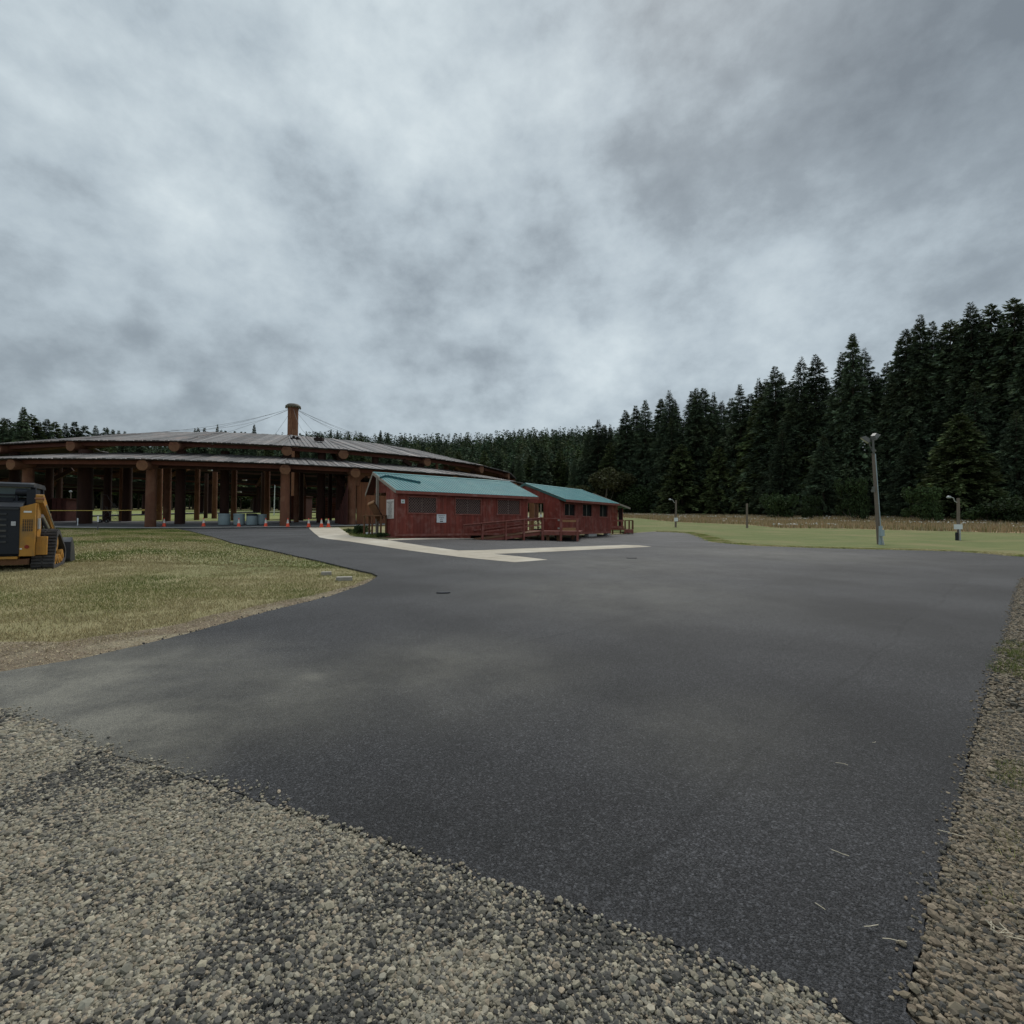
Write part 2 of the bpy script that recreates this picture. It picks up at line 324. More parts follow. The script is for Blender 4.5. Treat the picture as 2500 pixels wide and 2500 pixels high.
def inside(poly, x, y):
    x = np.asarray(x); y = np.asarray(y); c = np.zeros(x.shape, bool); n = len(poly)
    for i in range(n):
        x1, y1 = poly[i]; x2, y2 = poly[i - 1]
        if y1 == y2: continue
        k = ((y1 > y) != (y2 > y)) & (x < (x2 - x1) * (y - y1) / (y2 - y1) + x1); c ^= k
    return c
def refine(poly, step, jit=0.0, seed=0):
    r = random.Random(seed); out = []
    for i in range(len(poly)):
        a = poly[i]; b = poly[(i + 1) % len(poly)]; d = math.dist(a, b); st = step if not callable(step) else step(a, b); n = max(1, int(d / st))
        for k in range(n):
            t = k / n; x = a[0] + (b[0] - a[0]) * t; y = a[1] + (b[1] - a[1]) * t
            if jit: j = jit * min(1, st / .06); x += r.uniform(-j, j); y += r.uniform(-j, j)
            out.append((x, y))
    return out
def sheet(name, poly, m, dz, thick=.0, step=.5, label=None, cat=None):
    xs = [p[0] for p in poly]; ys = [p[1] for p in poly]; pts = []
    gx, gy = np.meshgrid(np.arange(min(xs), max(xs), step), np.arange(min(ys), max(ys), step)); k = inside(poly, gx, gy)
    pts = [Vector(p) for p in zip(gx[k], gy[k])]; n = len(poly)
    r = delaunay_2d_cdt([Vector(p) for p in poly] + pts, [], [list(range(n))], 1, 1e-5)
    v = [(p.x, p.y) for p in r[0]]; z = Tn([p[0] for p in v], [p[1] for p in v]) + dz
    mb = MB(); mb.add([(p[0], p[1], zz) for p, zz in zip(v, z)], [tuple(f) for f in r[2]], True)
    if thick:
        pz = Tn(xs, ys) + dz; vs = [(p[0], p[1], a) for p, a in zip(poly, pz)] + [(p[0], p[1], a - thick) for p, a in zip(poly, pz)]
        mb.add(vs, [(i, (i + 1) % n, n + (i + 1) % n, n + i) for i in range(n)])
    o = mb.build(name, m); return tag(o, label, cat, kind='structure')

# asphalt lot outline (photo pixels on the ground)
fine = lambda a, b: .07 if min(math.hypot(*a), math.hypot(*b)) < 9 else .6
A_px_left = [(-700, 1790), (0, 1651), (200, 1618), (340, 1585), (466, 1553), (647, 1501), (802, 1462), (893, 1430), (915, 1418), (921, 1410), (908, 1403), (880, 1397), (787, 1374), (683, 1351), (569, 1328), (466, 1298), (419, 1287.6)]
A_px_far = [(757, 1288.5), (828, 1290), (850, 1312), (949, 1319)]
A_px_right = [(1555, 1302), (1599, 1299), (1650, 1301), (1680, 1303), (1711, 1313), (1739, 1325), (1835, 1334), (2000, 1340), (2117, 1343), (2335, 1348), (2500, 1362), (2620, 1375)]
A_px_r2 = [(2640, 1400), (2495, 1415), (2478, 1460), (2462, 1540), (2440, 1605), (2412, 1680), (2392, 1760), (2370, 1850), (2345, 1960), (2320, 2055), (2290, 2160), (2262, 2250), (2245, 2350), (2225, 2430), (2212, 2495)]
A_px_near = [(2045, 2496), (1930, 2440), (1812, 2403), (1700, 2360), (1553, 2306), (1420, 2255), (1294, 2213), (1150, 2160), (1035, 2116), (900, 2063), (776, 2022), (640, 1978), (518, 1935), (388, 1892), (250, 1850), (129, 1800), (0, 1745), (-200, 1700), (-700, 1820)]
gl = [G(*p) for p in A_px_left]; gf = [G(*p) for p in A_px_far]; gr = [G(*p) for p in A_px_right]; gr2 = [G(*p) for p in A_px_r2]; gn = [G(*p) for p in A_px_near]
gl[0] = (gl[1][0] - 7, gl[1][1] - .6); gn[-1] = (gn[-3][0] - 6, gn[-3][1] - .2); gn[-2] = (gn[-3][0] - 1.2, gn[-3][1] + .15)
gr[-1] = (26, 22.3); gr2[0] = (26, 17)
under = [(-4.6, 31.5), (3, 36.5), (7.5, 43.2)]
tip = (gr2[-1][0] + .12, 1.2); 
asph = gl + gf + under + gr + gr2 + [(gr2[-1][0] - .02, 1.45), (gn[0][0] + .1, 1.5)] + gn
asph_f = refine(asph, fine, .012, 3)
sheet('asphalt_lot', asph_f, 'asphalt', .045, .06, .45, 'dark fresh asphalt parking lot with a branch to the arbor', 'road')

# concrete walkway laid through the asphalt
walk = [G(*p) for p in [(754, 1289), (828, 1289.3), (843, 1300), (856, 1311), (900, 1316), (949, 1321.5), (1040, 1336), (1119, 1347), (1180, 1346), (1250, 1343), (1348, 1339), (1440, 1335.5), (1523, 1332.5), (1560, 1333.5), (1590, 1336.8), (1500, 1341.5), (1348, 1349.5), (1270, 1353), (1203.6, 1355.5), (1275, 1362.5), (1337, 1370), (1300, 1373), (1257, 1376.3), (1190, 1370), (1119, 1362.6), (1000, 1347), (850, 1324), (800, 1318), (780, 1314), (768, 1304)]]
sheet('walkway', refine(walk, .8), 'concrete', .052, .02, .5, 'pale concrete walkway forking in front of the red cabin', 'path')
foot = [G(*p) for p in [(946, 1318.5), (1175, 1315.5), (1177, 1318), (949, 1322)]]
sheet('foundation_strip', refine(foot, .8), 'concrete', .056, .02, .5, 'thin pale concrete strip along the foot of the red cabin', 'path')

# gravel beds
gb = [(gn[-1][0], gn[-1][1] + .1)] + [(-9, -3), (4.5, -3), (tip[0] + .1, 1.3)] + [(gr2[-1][0] - .02, 1.45), (gn[0][0] + .1, 1.5)] + gn
sheet('gravel_bed', refine(gb, .4), 'gravel_base', .033, 0, .3, 'bed of crushed stone along the near edge of the asphalt', 'gravel')
edge_r = gr2[::-1]; out_r = [(x + .75 + .10 * y, y) for x, y in gr2[1:]]
gb2 = [(tip[0], 1.2), (4.5, -3), (5, 1.5)] + out_r[::-1] + gr2[1:]
mat('verge_base', (.17, .135, .095), (.10, .085, .065), scale=8, rough=1, bump=1, bscale=80)
sheet('gravel_verge', refine(gb2, .4), 'verge_base', .03, 0, .3, 'strip of crushed stone along the right side of the asphalt', 'gravel')
# bare soil verge by the left lawn
soil = gl[:10] + [(x - .1 - .05 * y, y + .35 + .05 * y) for x, y in gl[:9]][::-1]
def soil_off(p, k):
    x, y = p; return (x - .35 * k, y + .95 * k)
ks = [1.5, 1.25, 1.35, 1.1, 1.3, .95, .75, .6, .45]
soil = gl[:10] + [soil_off(p, k * 1.0) for p, k in zip(gl[:9], ks)][::-1]
sheet('soil_verge', refine(soil, .25, .07, 5), 'soil', .018, 0, .4, 'bare tan soil strip between the left lawn and the asphalt', 'soil')
soil2 = gr[7:] + [(x + .2, y + .9 + .3 * random.random()) for x, y in gr[7:]][::-1]
sheet('far_soil_verge', refine(soil2, .6, .1, 5), 'verge_soil', .045, 0, .5, 'brown soil strip along the far edge of the asphalt', 'soil')
soil3 = gr[:8] + [(x + .1, y + .35 + .2 * random.random()) for x, y in gr[:8]][::-1]
sheet('far_corner_verge', refine(soil3, .6, .1, 5), 'verge_soil', .045, 0, .5, 'soil rim along the curved far corner of the asphalt', 'soil')
# meadow band of tall dry grass below the woods
band_lo = [(1480, 1262), (1560, 1266), (1650, 1275), (1750, 1279), (1820, 1281), (1900, 1289.5), (2050, 1291), (2200, 1295), (2350, 1299), (2500, 1303), (2700, 1308)]
lo = [G(*p) for p in band_lo]
hi = [(26, 172), (31, 166), (50, 141), (60, 117), (77, 81), (110, 60)]
sheet('dry_meadow', refine(lo + hi[::-1], 2, .25, 4), 'dry_meadow', .03, 0, 2.5, 'band of unmown dry grass in front of the woods', 'meadow')
wood = hi + [(150, 60), (170, 186), (20, 187)]
sheet('woodland_floor', refine(wood, 4, .5, 4), 'forest_floor', .06, 0, 6, 'dark ground under the conifers', 'ground')

# ------------------------------------------------------------------ scattered stones
def ico(sub):
    bm = bmesh.new(); bmesh.ops.create_icosphere(bm, subdivisions=sub, radius=1); v = np.array([p.co[:] for p in bm.verts]); f = np.array([[q.index for q in p.verts] for p in bm.faces]); bm.free(); return v, f
def stones(name, xy, size, sub, label, dark=None, dzf=.0, mtl='stone', flat=(.5, .85), pal=None, zb=.033):
    bv, bf = ico(sub); n = len(xy); nv = len(bv); V = np.empty((n, nv, 3), np.float32)
    sz = size * np.exp(rng.normal(0, .30, n)); a = rng.uniform(.75, 1.3, (n, 3)); a[:, 2] *= rng.uniform(*flat, n)
    base_ = np.repeat(bv[None], n, 0) * (1 + rng.uniform(-.22, .22, (n, nv, 1))) * (sz[:, None] * a)[:, None, :] * .5
    th = rng.uniform(0, 6.28, n); tx = rng.uniform(-.6, .6, n)
    x, y, z = base_[..., 0], base_[..., 1], base_[..., 2]
    y, z = y * np.cos(tx)[:, None] - z * np.sin(tx)[:, None], y * np.sin(tx)[:, None] + z * np.cos(tx)[:, None]
    X = x * np.cos(th)[:, None] - y * np.sin(th)[:, None] + xy[:, 0:1]; Y = x * np.sin(th)[:, None] + y * np.cos(th)[:, None] + xy[:, 1:2]
    zz = Tn(xy[:, 0], xy[:, 1]) + zb + rng.uniform(-.05, .42, n) * sz + dzf
    V = np.stack([X, Y, z + zz[:, None]], -1).reshape(-1, 3)
    F = (bf[None] + (np.arange(n) * nv)[:, None, None]).reshape(-1, 3)
    pal = np.array(pal if pal is not None else [(.33, .295, .215), (.28, .25, .185), (.36, .325, .25), (.20, .18, .14), (.26, .23, .17), (.33, .27, .195), (.15, .14, .12), (.25, .235, .185)]); c = pal[rng.integers(0, len(pal), n)] * rng.uniform(.7, 1.22, (n, 1))
    if dark is not None: c = np.where((rng.random(n) < dark(xy[:, 0], xy[:, 1]))[:, None], np.array([[.066, .063, .056]]) * rng.uniform(.7, 1.5, (n, 1)), c)
    me = np_mesh(name, V, F, mtl, tone=np.repeat(c, nv, 0), smooth=False, fs=3); o = link_mesh(name, me); return tag(o, label, 'gravel', kind='stuff')
mat('stone', (1, 1, 1), (.8, .8, .8), scale=90, rough=.9, tone=1, detail=2)
def rand_in(poly, n, cond=None):
    xs = [p[0] for p in poly]; ys = [p[1] for p in poly]; out = np.empty((0, 2))
    while len(out) < n:
        q = np.c_[rng.uniform(min(xs), max(xs), n), rng.uniform(min(ys), max(ys), n)]; k = inside(poly, q[:, 0], q[:, 1])
        if cond is not None: k &= cond(q[:, 0], q[:, 1])
        out = np.r_[out, q[k]]
        if not k.any(): break
    return out[:n]
def smooth_noise(x, y, s, seed):
    r = np.random.default_rng(seed); ph = r.uniform(0, 6.28, (7, 2)); fr = r.normal(0, 1, (7, 2)) * s; o = 0
    for (a, b), (f, g) in zip(ph, fr): o = o + np.sin(x * f + y * g + a)
    return o / 2.6
def darkf(x, y):
    n_ = smooth_noise(x, y, 5.5, 3) + .6 * smooth_noise(x, y, 14, 5); return np.clip(.25 + .30 * (n_ - .1) + .22 * np.clip((x + 1.2) / 2, -1, 1), 0, .8)
st_poly = [(gn[-3][0] - 2.2, gn[-3][1] + .15)] + [(-7.5, 0.2), (2.6, 0.2), (tip[0] + .12, 1.25), (gr2[-1][0] + .0, 1.45), (gn[0][0] + .1, 1.5)] + gn[:-2]
inview = lambda x, y: (y > 1.15) & (x > -1.08 * y - .5) & (x < 1.08 * y + .5)
near = lambda x, y: (y < 3.4) & inview(x, y)
stones('gravel', rand_in(st_poly, 125000, near), .0138, 1, 'loose crushed stones heaped along the near edge of the asphalt', darkf)
stones('gravel', rand_in(st_poly, 32000, lambda x, y: (y >= 3.3) & inview(x, y)), .0185, 1, 'loose crushed stones in the left foreground', darkf, dzf=-.002)
stones('gravel', rand_in(st_poly, 50000, near), .0095, 1, 'fine chippings filling the gaps of the crushed stone', darkf, dzf=-.001)
vp = [(tip[0] + .06, 1.25), (3.2, .4), (4.2, 1.5)] + out_r[::-1] + [(x + .01, y) for x, y in gr2[1:]]
brown = [(.19, .155, .105), (.15, .125, .09), (.24, .20, .14), (.11, .10, .08), (.28, .225, .16), (.21, .165, .115)]
stones('gravel', rand_in(vp, 42000, lambda x, y: (y < 4.2) & inview(x, y)), .0165, 1, 'brownish stones along the right side of the asphalt', lambda x, y: .10 + 0 * x, pal=brown)
stones('gravel', rand_in(vp, 36000, lambda x, y: (y >= 4.1) & (y < 20)), .026, 1, 'small stones along the far right side of the asphalt', lambda x, y: .06 + 0 * x, pal=brown)
def edge_scatter(pl, n, off, w):
    seg = [(pl[i], pl[i + 1]) for i in range(len(pl) - 1)]; ln = np.array([math.dist(*s) for s in seg]); p = ln / ln.sum(); k = rng.choice(len(seg), n, p=p); t = rng.random(n)
    a = np.array([s[0] for s in seg])[k]; b = np.array([s[1] for s in seg])[k]; d = (b - a) / np.linalg.norm(b - a, axis=1)[:, None]; nrm = np.c_[d[:, 1], -d[:, 0]]
    return a + (b - a) * t[:, None] + nrm * (off + rng.normal(0, w, n))[:, None]
# loose stones and dust spilling from the gravel onto the paving
sp1 = edge_scatter(gn[:-2], 800, 0, .012); off_ = np.abs(rng.normal(0, 1, len(sp1))) * np.where(sp1[:, 0] < -1.2, .045, .006)
sp1[:, 1] += off_; sp1[:, 0] += off_ * .4
stones('gravel', sp1, .013, 1, 'loose stones spilled over the near asphalt edge', zb=.045)
sp2 = edge_scatter(gr2[1:], 1500, 0, .03); stones('gravel', sp2, .015, 1, 'loose stones spilled over the right asphalt edge', pal=brown, zb=.045)
# crumbs of asphalt along the cut edges
coal = [(.04, .042, .047), (.055, .057, .06), (.03, .031, .034)]
stones('asphalt_crumbs', edge_scatter(gl[2:16], 900, -.02, .05), .018, 1, 'crumbs of black asphalt along the lawn edge', pal=coal)
stones('asphalt_crumbs', edge_scatter(gn[:9], 1500, -.004, .012), .0105, 1, 'crumbs of black asphalt along the gravel edge', pal=coal)
stones('asphalt_crumbs', edge_scatter(gr2[2:], 1800, .0, .018), .014, 1, 'crumbs of black asphalt along the right edge', pal=coal)
# ------------------------------------------------------------------ grass blades
mat('blade', (1, 1, 1), (.85, .85, .85), scale=2, rough=.9, tone=1, spec=.1)
def blades(name, xy, h, w, pal, label, cat='grass', lean=.8, wts=None, zb=.0):
    n = len(xy); hh = h * rng.uniform(.5, 1.35, n) if not hasattr(h, '__len__') else h
    th = rng.uniform(0, 6.28, n); ln = rng.uniform(.1, lean, n); ph = rng.uniform(0, 6.28, n); z = Tn(xy[:, 0], xy[:, 1]) + zb
    dx = np.cos(th) * w / 2; dy = np.sin(th) * w / 2; b = np.c_[xy, z]
    v0 = b - np.c_[dx, dy, 0 * z]; v1 = b + np.c_[dx, dy, 0 * z]; tipv = b + np.c_[np.cos(ph) * hh * ln, np.sin(ph) * hh * ln, hh]
    V = np.stack([v0, v1, tipv], 1).reshape(-1, 3); F = np.arange(3 * n).reshape(-1, 3); pal = np.array(pal)
    if wts is None: c = pal[rng.integers(0, len(pal), n)]
    else:
        g = np.clip(wts(xy[:, 0], xy[:, 1]) + rng.normal(0, .18, n), 0, .999); c = pal[(g * len(pal)).astype(int)]
    c = c * rng.uniform(.75, 1.2, (n, 1)); me = np_mesh(name, V, F, 'blade', tone=np.repeat(c, 3, 0), fs=3); o = link_mesh(name, me); return tag(o, label, cat, kind='stuff')
GP = [(.42, .35, .20), (.38, .33, .17), (.31, .29, .125), (.22, .235, .08), (.15, .19, .055), (.11, .155, .04)]
gw = lambda x, y: np.clip(.26 + .24 * smooth_noise(x, y, 1.0, 11) + .16 * smooth_noise(x, y, 3.1, 12) + .012 * (y - 14), .02, .98)
gw_near = lambda x, y: gw(x, y) - .25 * np.clip((9 - y) / 5, 0, 1)
lawn = [soil_off(p, k * .65) for p, k in zip(gl[:9], ks)] + gl[9:] + [(-40, 42), (-40, 8)]
r1 = rand_in(lawn, 200000, lambda x, y: (y < 15) & (x > -17) & (x > -1.1 * y - 3)); k = rng.random(len(r1)) < np.clip(1.5 - r1[:, 1] / 15, .3, 1) * (.45 + .55 * (smooth_noise(r1[:, 0], r1[:, 1], 4, 8) > -.5)); r1 = r1[k]
blades('lawn_grass', r1, .040, .0085, GP, 'short dry and green blades of the left lawn', wts=gw_near)
r2 = rand_in(lawn, 110000, lambda x, y: (y >= 14.5) & (x > -1.05 * y - 2)); blades('lawn_grass', r2, .045, .03, GP, 'short grass of the lawn farther back', wts=gw)
soil_g = rand_in(soil, 9000); blades('straw', soil_g, .016, .012, [(.5, .42, .28), (.42, .36, .24), (.33, .26, .17)], 'dry straw lying on the bare soil', lean=4, zb=.022)
# tufts on the right verge
def tufts(cs, n, r, h, w, pal, label, lean=.9):
    c = np.array(cs)[rng.integers(0, len(cs), n)]; a = rng.uniform(0, 6.28, n); q = r * np.sqrt(rng.random(n)); blades('grass_tuft', np.c_[c[:, 0] + np.cos(a) * q, c[:, 1] + np.sin(a) * q], h, w, pal, label, lean=lean, zb=.02)
vt = [G(2510, 1610), G(2525, 1590), G(2515, 1640), G(2500, 1655), G(2530, 1615)]
tufts(vt, 4500, .30, .06, .007, GP[2:], 'green grass growing over the right gravel verge')
tufts([G(2490, 1930), G(2500, 1900)], 900, .14, .05, .005, GP[2:], 'small green tuft at the right edge of the photo')
tufts([G(2480, 2050), G(2465, 2080), G(2500, 2120), G(2490, 2250)], 500, .13, .05, .004, GP[:4], 'withered tufts among the right gravel', 1.6)
rv = [(x + .75 + .10 * y, y) for x, y in gr2[1:]]; rvp = rv + [(x + 9, y) for x, y in rv[::-1]]
dv = rand_in(vp, 9000, lambda x, y: (y < 20) & (smooth_noise(x, y, 2.2, 31) > .15) & (rng.random(len(x)) < np.clip((x - np.interp(y, [p[1] for p in gr2[::-1]], [p[0] for p in gr2[::-1]])) / .5, 0, 1)))
blades('straw', dv, .035, .006, [(.46, .38, .24), (.38, .31, .18), (.28, .26, .12), (.20, .21, .08)], 'dry grass among the stones of the right verge', lean=2.2, zb=.02)
rr = rand_in(rvp, 60000, lambda x, y: y < 19); blades('verge_grass', rr, .05, .012, GP, 'patchy grass beyond the right gravel verge', wts=gw)
gr_e = edge_scatter(gr[1:], 30000, -.55, .3); blades('verge_grass', gr_e, .05, .035, [(.55, .48, .28), (.48, .43, .22), (.38, .38, .15), (.26, .30, .09)], 'rough grass along the far edge of the asphalt', wts=lambda x, y: .5 + .4 * smooth_noise(x, y, 2, 4), lean=2.5, zb=.04)
# field and meadow
mf = gr[:] + [(60, 18), (95, 30), (110, 60)] + hi[::-1][0:0] + lo[::-1] + [(10, 60), (5, 49)]
mf = [(5, 47.5)] + [(x, y + .3) for x, y in gr] + [(60, 16), (110, 40)] + lo[::-1] + [(18, 120), (2, 100)]
mat('mown_field', (.085, .120, .030), (.170, .172, .060), scale=.8, rough=1, bump=.5, bscale=12, c3=(.20, .175, .075), s3=.22, stretch=(.5, 2.2, 1), detail=9)
mat('arena_green', (.185, .215, .062), (.235, .24, .085), scale=.3, rough=1, bump=.4, bscale=10, c3=(.15, .19, .05), s3=.15, stretch=(.5, 2, 1))
sheet('arena_grass', refine([(-125, 62), (-75, 58), (-38, 50), (-14, 54), (-2, 62), (2, 148), (-160, 148)], 4, .2, 8), 'arena_green', .03, 0, 2.2, 'mown green grass inside and behind the arbor', 'field')
sheet('mown_field', refine(mf, 1.5, .1, 8), 'mown_field', .035, 0, 1.5, 'mown green field between the lot and the dry grass', 'field')
fp = [(7, 49), (25, 33.5), (60, 24), (90, 50), (60, 95), (24, 150)]
rf = rand_in(fp, 90000, lambda x, y: (x < y * 1.1) & ~inside(lo + hi[::-1], x, y) & ~inside(asph, x, y)); blades('field_grass', rf, .035, .05, [(.22, .20, .085), (.15, .175, .05), (.12, .15, .04), (.10, .13, .035)], 'mown grass of the field behind the lot', wts=lambda x, y: gw(x, y) * .6 + .2)
rm = rand_in(lo + hi[::-1], 60000, lambda x, y: x < y * 1.1 + 3); blades('dry_grass', rm, .55, .10, [(.50, .37, .22), (.42, .31, .17), (.36, .26, .15), (.46, .38, .26), (.22, .22, .09)], 'tall dry grass in front of the woods', lean=.35)
nz = smooth_noise(rm[:, 0], rm[:, 1], .35, 21); rd = rm[(nz > .45) & (rng.random(len(rm)) < .07)]
stones('daisies', rd, .13, 1, 'white daisies flowering in the dry grass', pal=[(.8, .8, .76), (.75, .76, .7)], zb=.45)
D.objects['daisies']['category'] = 'flowers'
rs = G(905, 1309), G(880, 1306), G(920, 1310), G(870, 1300), G(895, 1312), G(860, 1296)
tufts(rs, 5000, .7, .16, .02, GP[3:], 'green weeds at the end of the red cabin')
# ================================================================== THE ROUND TIMBER ARBOR
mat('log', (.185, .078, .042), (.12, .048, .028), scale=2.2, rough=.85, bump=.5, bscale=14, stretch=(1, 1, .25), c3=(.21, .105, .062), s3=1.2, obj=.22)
mat('log_shaded', (.052, .021, .014), (.032, .013, .009), scale=2.2, rough=.9, bump=.4, bscale=14, stretch=(1, 1, .25))  # same logs in a darkened copy, holding the shade under the arbor roof
mat('log_end', (.20, .098, .048), (.14, .062, .032), scale=5, rough=.85, bump=.4)
mat('fascia', (.155, .052, .034), (.11, .036, .025), scale=2, rough=.8)
mat('roof_metal', (.155, .148, .145), (.095, .09, .089), scale=1.3, rough=.6, island=.38, metal=.25, stretch=(1, 1, 1), c3=(.20, .16, .145), s3=.7)
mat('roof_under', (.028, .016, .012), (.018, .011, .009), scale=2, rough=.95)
mat('plank_brown', (.215, .088, .042), (.15, .058, .03), scale=3, rough=.85, island=.22, stretch=(1, 1, .2))
mat('plank_dark', (.095, .026, .02), (.06, .018, .015), scale=3, rough=.85, island=.2)
mat('cable', (.10, .10, .11), rough=.6)
mat('rust_cable', (.30, .14, .07), rough=.6)
TH = math.radians(-23.3); DC = 95.5; ACX, ACY = DC * math.sin(TH), DC * math.cos(TH); RX, RY = math.cos(TH), -math.sin(TH); TX, TY = -math.sin(TH), -math.cos(TH)
def ring(Rr, phi):
    a = R_(phi); return ACX + Rr * (math.cos(a) * TX + math.sin(a) * RX), ACY + Rr * (math.cos(a) * TY + math.sin(a) * RY)
def grade(x, y):      # the far side of the ring stands on higher ground
    t = -((x - ACX) * TX + (y - ACY) * TY) / 43; return 1.25 * max(0, t)
def RP(Rr, phi, z): x, y = ring(Rr, phi); return Vector((x, y, z + grade(x, y)))
step_ = (360 - 8.4) / 23
PH = [7.6] ; 
for i in range(23): PH.append(PH[-1] + step_)       # last one is -.8 + 360
g0 = T(*ring(42, 0))
arbor = thing('arbor', 'huge round open timber arbor with log posts and two tiers of grey metal roof', 'arbor', (ACX, ACY, 1.6))
def vis(p): return p.y > 5 and -1.15 < p.x / p.y < 1.02
# roofs
def roof(name, Ro, zo, Ri, zi, spacing):
    plate = MB(); ribs = MB(); fas = MB(); und = MB()
    for i in range(24):
        a, b = PH[i], PH[(i + 1) % 24] + (360 if i == 23 else 0)
        A0, B0, A1, B1 = RP(Ro, a, zo), RP(Ro, b, zo), RP(Ri, a, zi), RP(Ri, b, zi)
        plate.add([A0, B0, B1, A1], [(0, 1, 2, 3)])
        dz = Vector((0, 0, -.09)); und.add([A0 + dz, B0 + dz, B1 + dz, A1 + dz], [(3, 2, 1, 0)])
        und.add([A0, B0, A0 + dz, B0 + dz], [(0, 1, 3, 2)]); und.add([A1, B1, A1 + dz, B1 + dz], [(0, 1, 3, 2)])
        w0 = (B0 - A0).length / 2; w1 = (B1 - A1).length / 2; ctr0 = (A0 + B0) / 2; ctr1 = (A1 + B1) / 2; ex = (B0 - A0).normalized(); up = (ctr1 - ctr0).cross(ex).normalized()
        if up.z < 0: up = -up
        if vis(ctr0) and ctr0.y < 100:
            n = int(2 * w0 / spacing)
            for j in range(n):
                s_ = -w0 + (j + .5) * 2 * w0 / n; q = 1 if abs(s_) <= w1 else max(0, (w0 - abs(s_)) / (w0 - w1))
                p0 = ctr0 + ex * s_; p1 = p0 + (ctr1 - ctr0) * q
                w_ = n and 2 * w0 / n * .47; lift = up * random.uniform(.025, .10)
                e_ = ex * w_; o0 = p0 - (ctr1 - ctr0).normalized() * random.uniform(.03, .12)
                ribs.hexa([o0 - e_ + up * .005, o0 + e_ + up * .005, p1 + e_ * (1 if q == 1 else .3) + up * .005, p1 - e_ * (1 if q == 1 else .3) + up * .005,
                           o0 - e_ * .8 + lift, o0 + e_ * .8 + lift, p1 + e_ * .8 * (1 if q == 1 else .3) + lift, p1 - e_ * .8 * (1 if q == 1 else .3) + lift])
        f0, f1 = RP(Ro - .85, a, zo - .22), RP(Ro - .85, b, zo - .22)
        if vis(f0) or vis(f1): fas.beam(f0, f1, .22, .34)
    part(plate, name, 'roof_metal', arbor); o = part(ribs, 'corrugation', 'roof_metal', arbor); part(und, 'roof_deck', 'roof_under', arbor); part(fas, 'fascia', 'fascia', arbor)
roof('lower_roof', 43.6, 7.02, 36.2, 8.5, .42)
roof('upper_roof', 38.4, 9.42, 27.0, 12.25, .42)
# log ends / radial beams, posts
for i, ph in enumerate(PH):
    p = RP(43.1, ph, 6.54)
    nearside = p.y < 90
    if not (vis(p)): continue
    if nearside:
        m = MB(); m.tube(RP(43.45, ph, 6.5), RP(36.6, ph, 7.55), .48, .44, 16, True); b = part(m, 'beam', 'log', arbor)
        e = MB(); e.tube(RP(43.475, ph, 6.5), RP(43.44, ph, 6.5), .47, .47, 16); part(e, 'beam_end', 'log_end', b)
    pu = RP(37.9, ph, 8.95); m = MB(); m.tube(RP(38.25, ph, 8.92), RP(28, ph, 11.4), .52, .44, 16); b = part(m, 'beam', 'log', arbor)
    if nearside: e = MB(); e.tube(RP(38.275, ph, 8.92), RP(38.24, ph, 8.92), .51, .51, 16); part(e, 'beam_end', 'log_end', b)
    for Rr, dia, top in ((42.0, .86, 6.3), (36.9, .9, 8.75)):
        x, y = ring(Rr, ph); 
        z = T(x, y); m = MB(); m.tube((x, y, z - .2), (x, y, top + grade(x, y)), dia / 2 * 1.04, dia / 2 * .97, 18); part(m, 'post', 'log' if nearside and Rr > 40 else 'log_shaded', arbor)
# posts seen inside, measured one by one: pixel column, depth, width in pixels, top height
for u, Y, w, top in [(206, 50.5, 31, 8.6), (261, 56, 17, 8), (294, 58, 8, 8), (309, 57, 20, 8), (388, 61, 13, 8.3), (407, 56.5, 17, 8.3), (480, 61, 12, 8.2), (502, 68, 9, 8), (523, 66, 12, 8), (547, 53, 21, 8.9),
                     (570, 60, 13, 8.2), (651, 61, 13, 8.2), (642, 66, 11, 8), (723, 56, 12, 9.4), (735, 60, 10, 8.2), (783, 55.4, 20, 9.1), (805, 60.5, 10, 8), (914, 58.5, 17, 9.2), (885, 58, 6, 8.4), (1088, 68, 14, 9.2), (1065, 64, 8, 9), (118, 60, 17, 8), (144, 70, 10, 9)]:
    b_ = base(u, Y); m = MB(); r_ = w / FPX * Y / 2; m.tube(b_ - Vector((0, 0, .2)), (b_.x, b_.y, top), r_, r_ * .95, 14); part(m, 'post', 'log' if w in (13, 12, 8, 14) or u in (388, 407, 480) else 'log_shaded', arbor)
for u, v, Y in [(582, 1143, 57), (657, 1147, 57.5), (728, 1149.5, 58), (798, 1151, 58.5)]:      # small log ends under the eave
    p = P(u, v, Y); d = (Vector((ACX, ACY, p.z)) - p).normalized(); m = MB(); m.tube(p - d * 4, p + d * 3 + Vector((0, 0, .9)), .36, .34, 14); part(m, 'beam', 'log', arbor)
for u1, v1, u2, v2, Y in [(100, 1187, 178, 1146, 64), (470, 1121, 455, 1108, 56), (812, 1104, 822, 1122, 57), (985, 1123, 1003, 1136, 60), (820, 1160, 838, 1184, 53)]:   # diagonal struts
    m = MB(); m.beam(P(u1, v1, Y), P(u2, v2, Y + 1), .35, .45); part(m, 'strut', 'log_shaded', arbor)
# inner ring beams and purlins
m = MB()
for Rr, z, s in ((41.6, 6.65, .3), (39, 7.35, .25), (33, 10.2, .25), (29, 11.2, .3)):
    for i in range(24):
        a, b = PH[i], PH[(i + 1) % 24] + (360 if i == 23 else 0); A, B = RP(Rr, a, z), RP(Rr, b, z)
        if vis(A) or vis(B): m.beam(A, B, s, s * 1.3)
part(m, 'ring_beams', 'log_shaded', arbor)
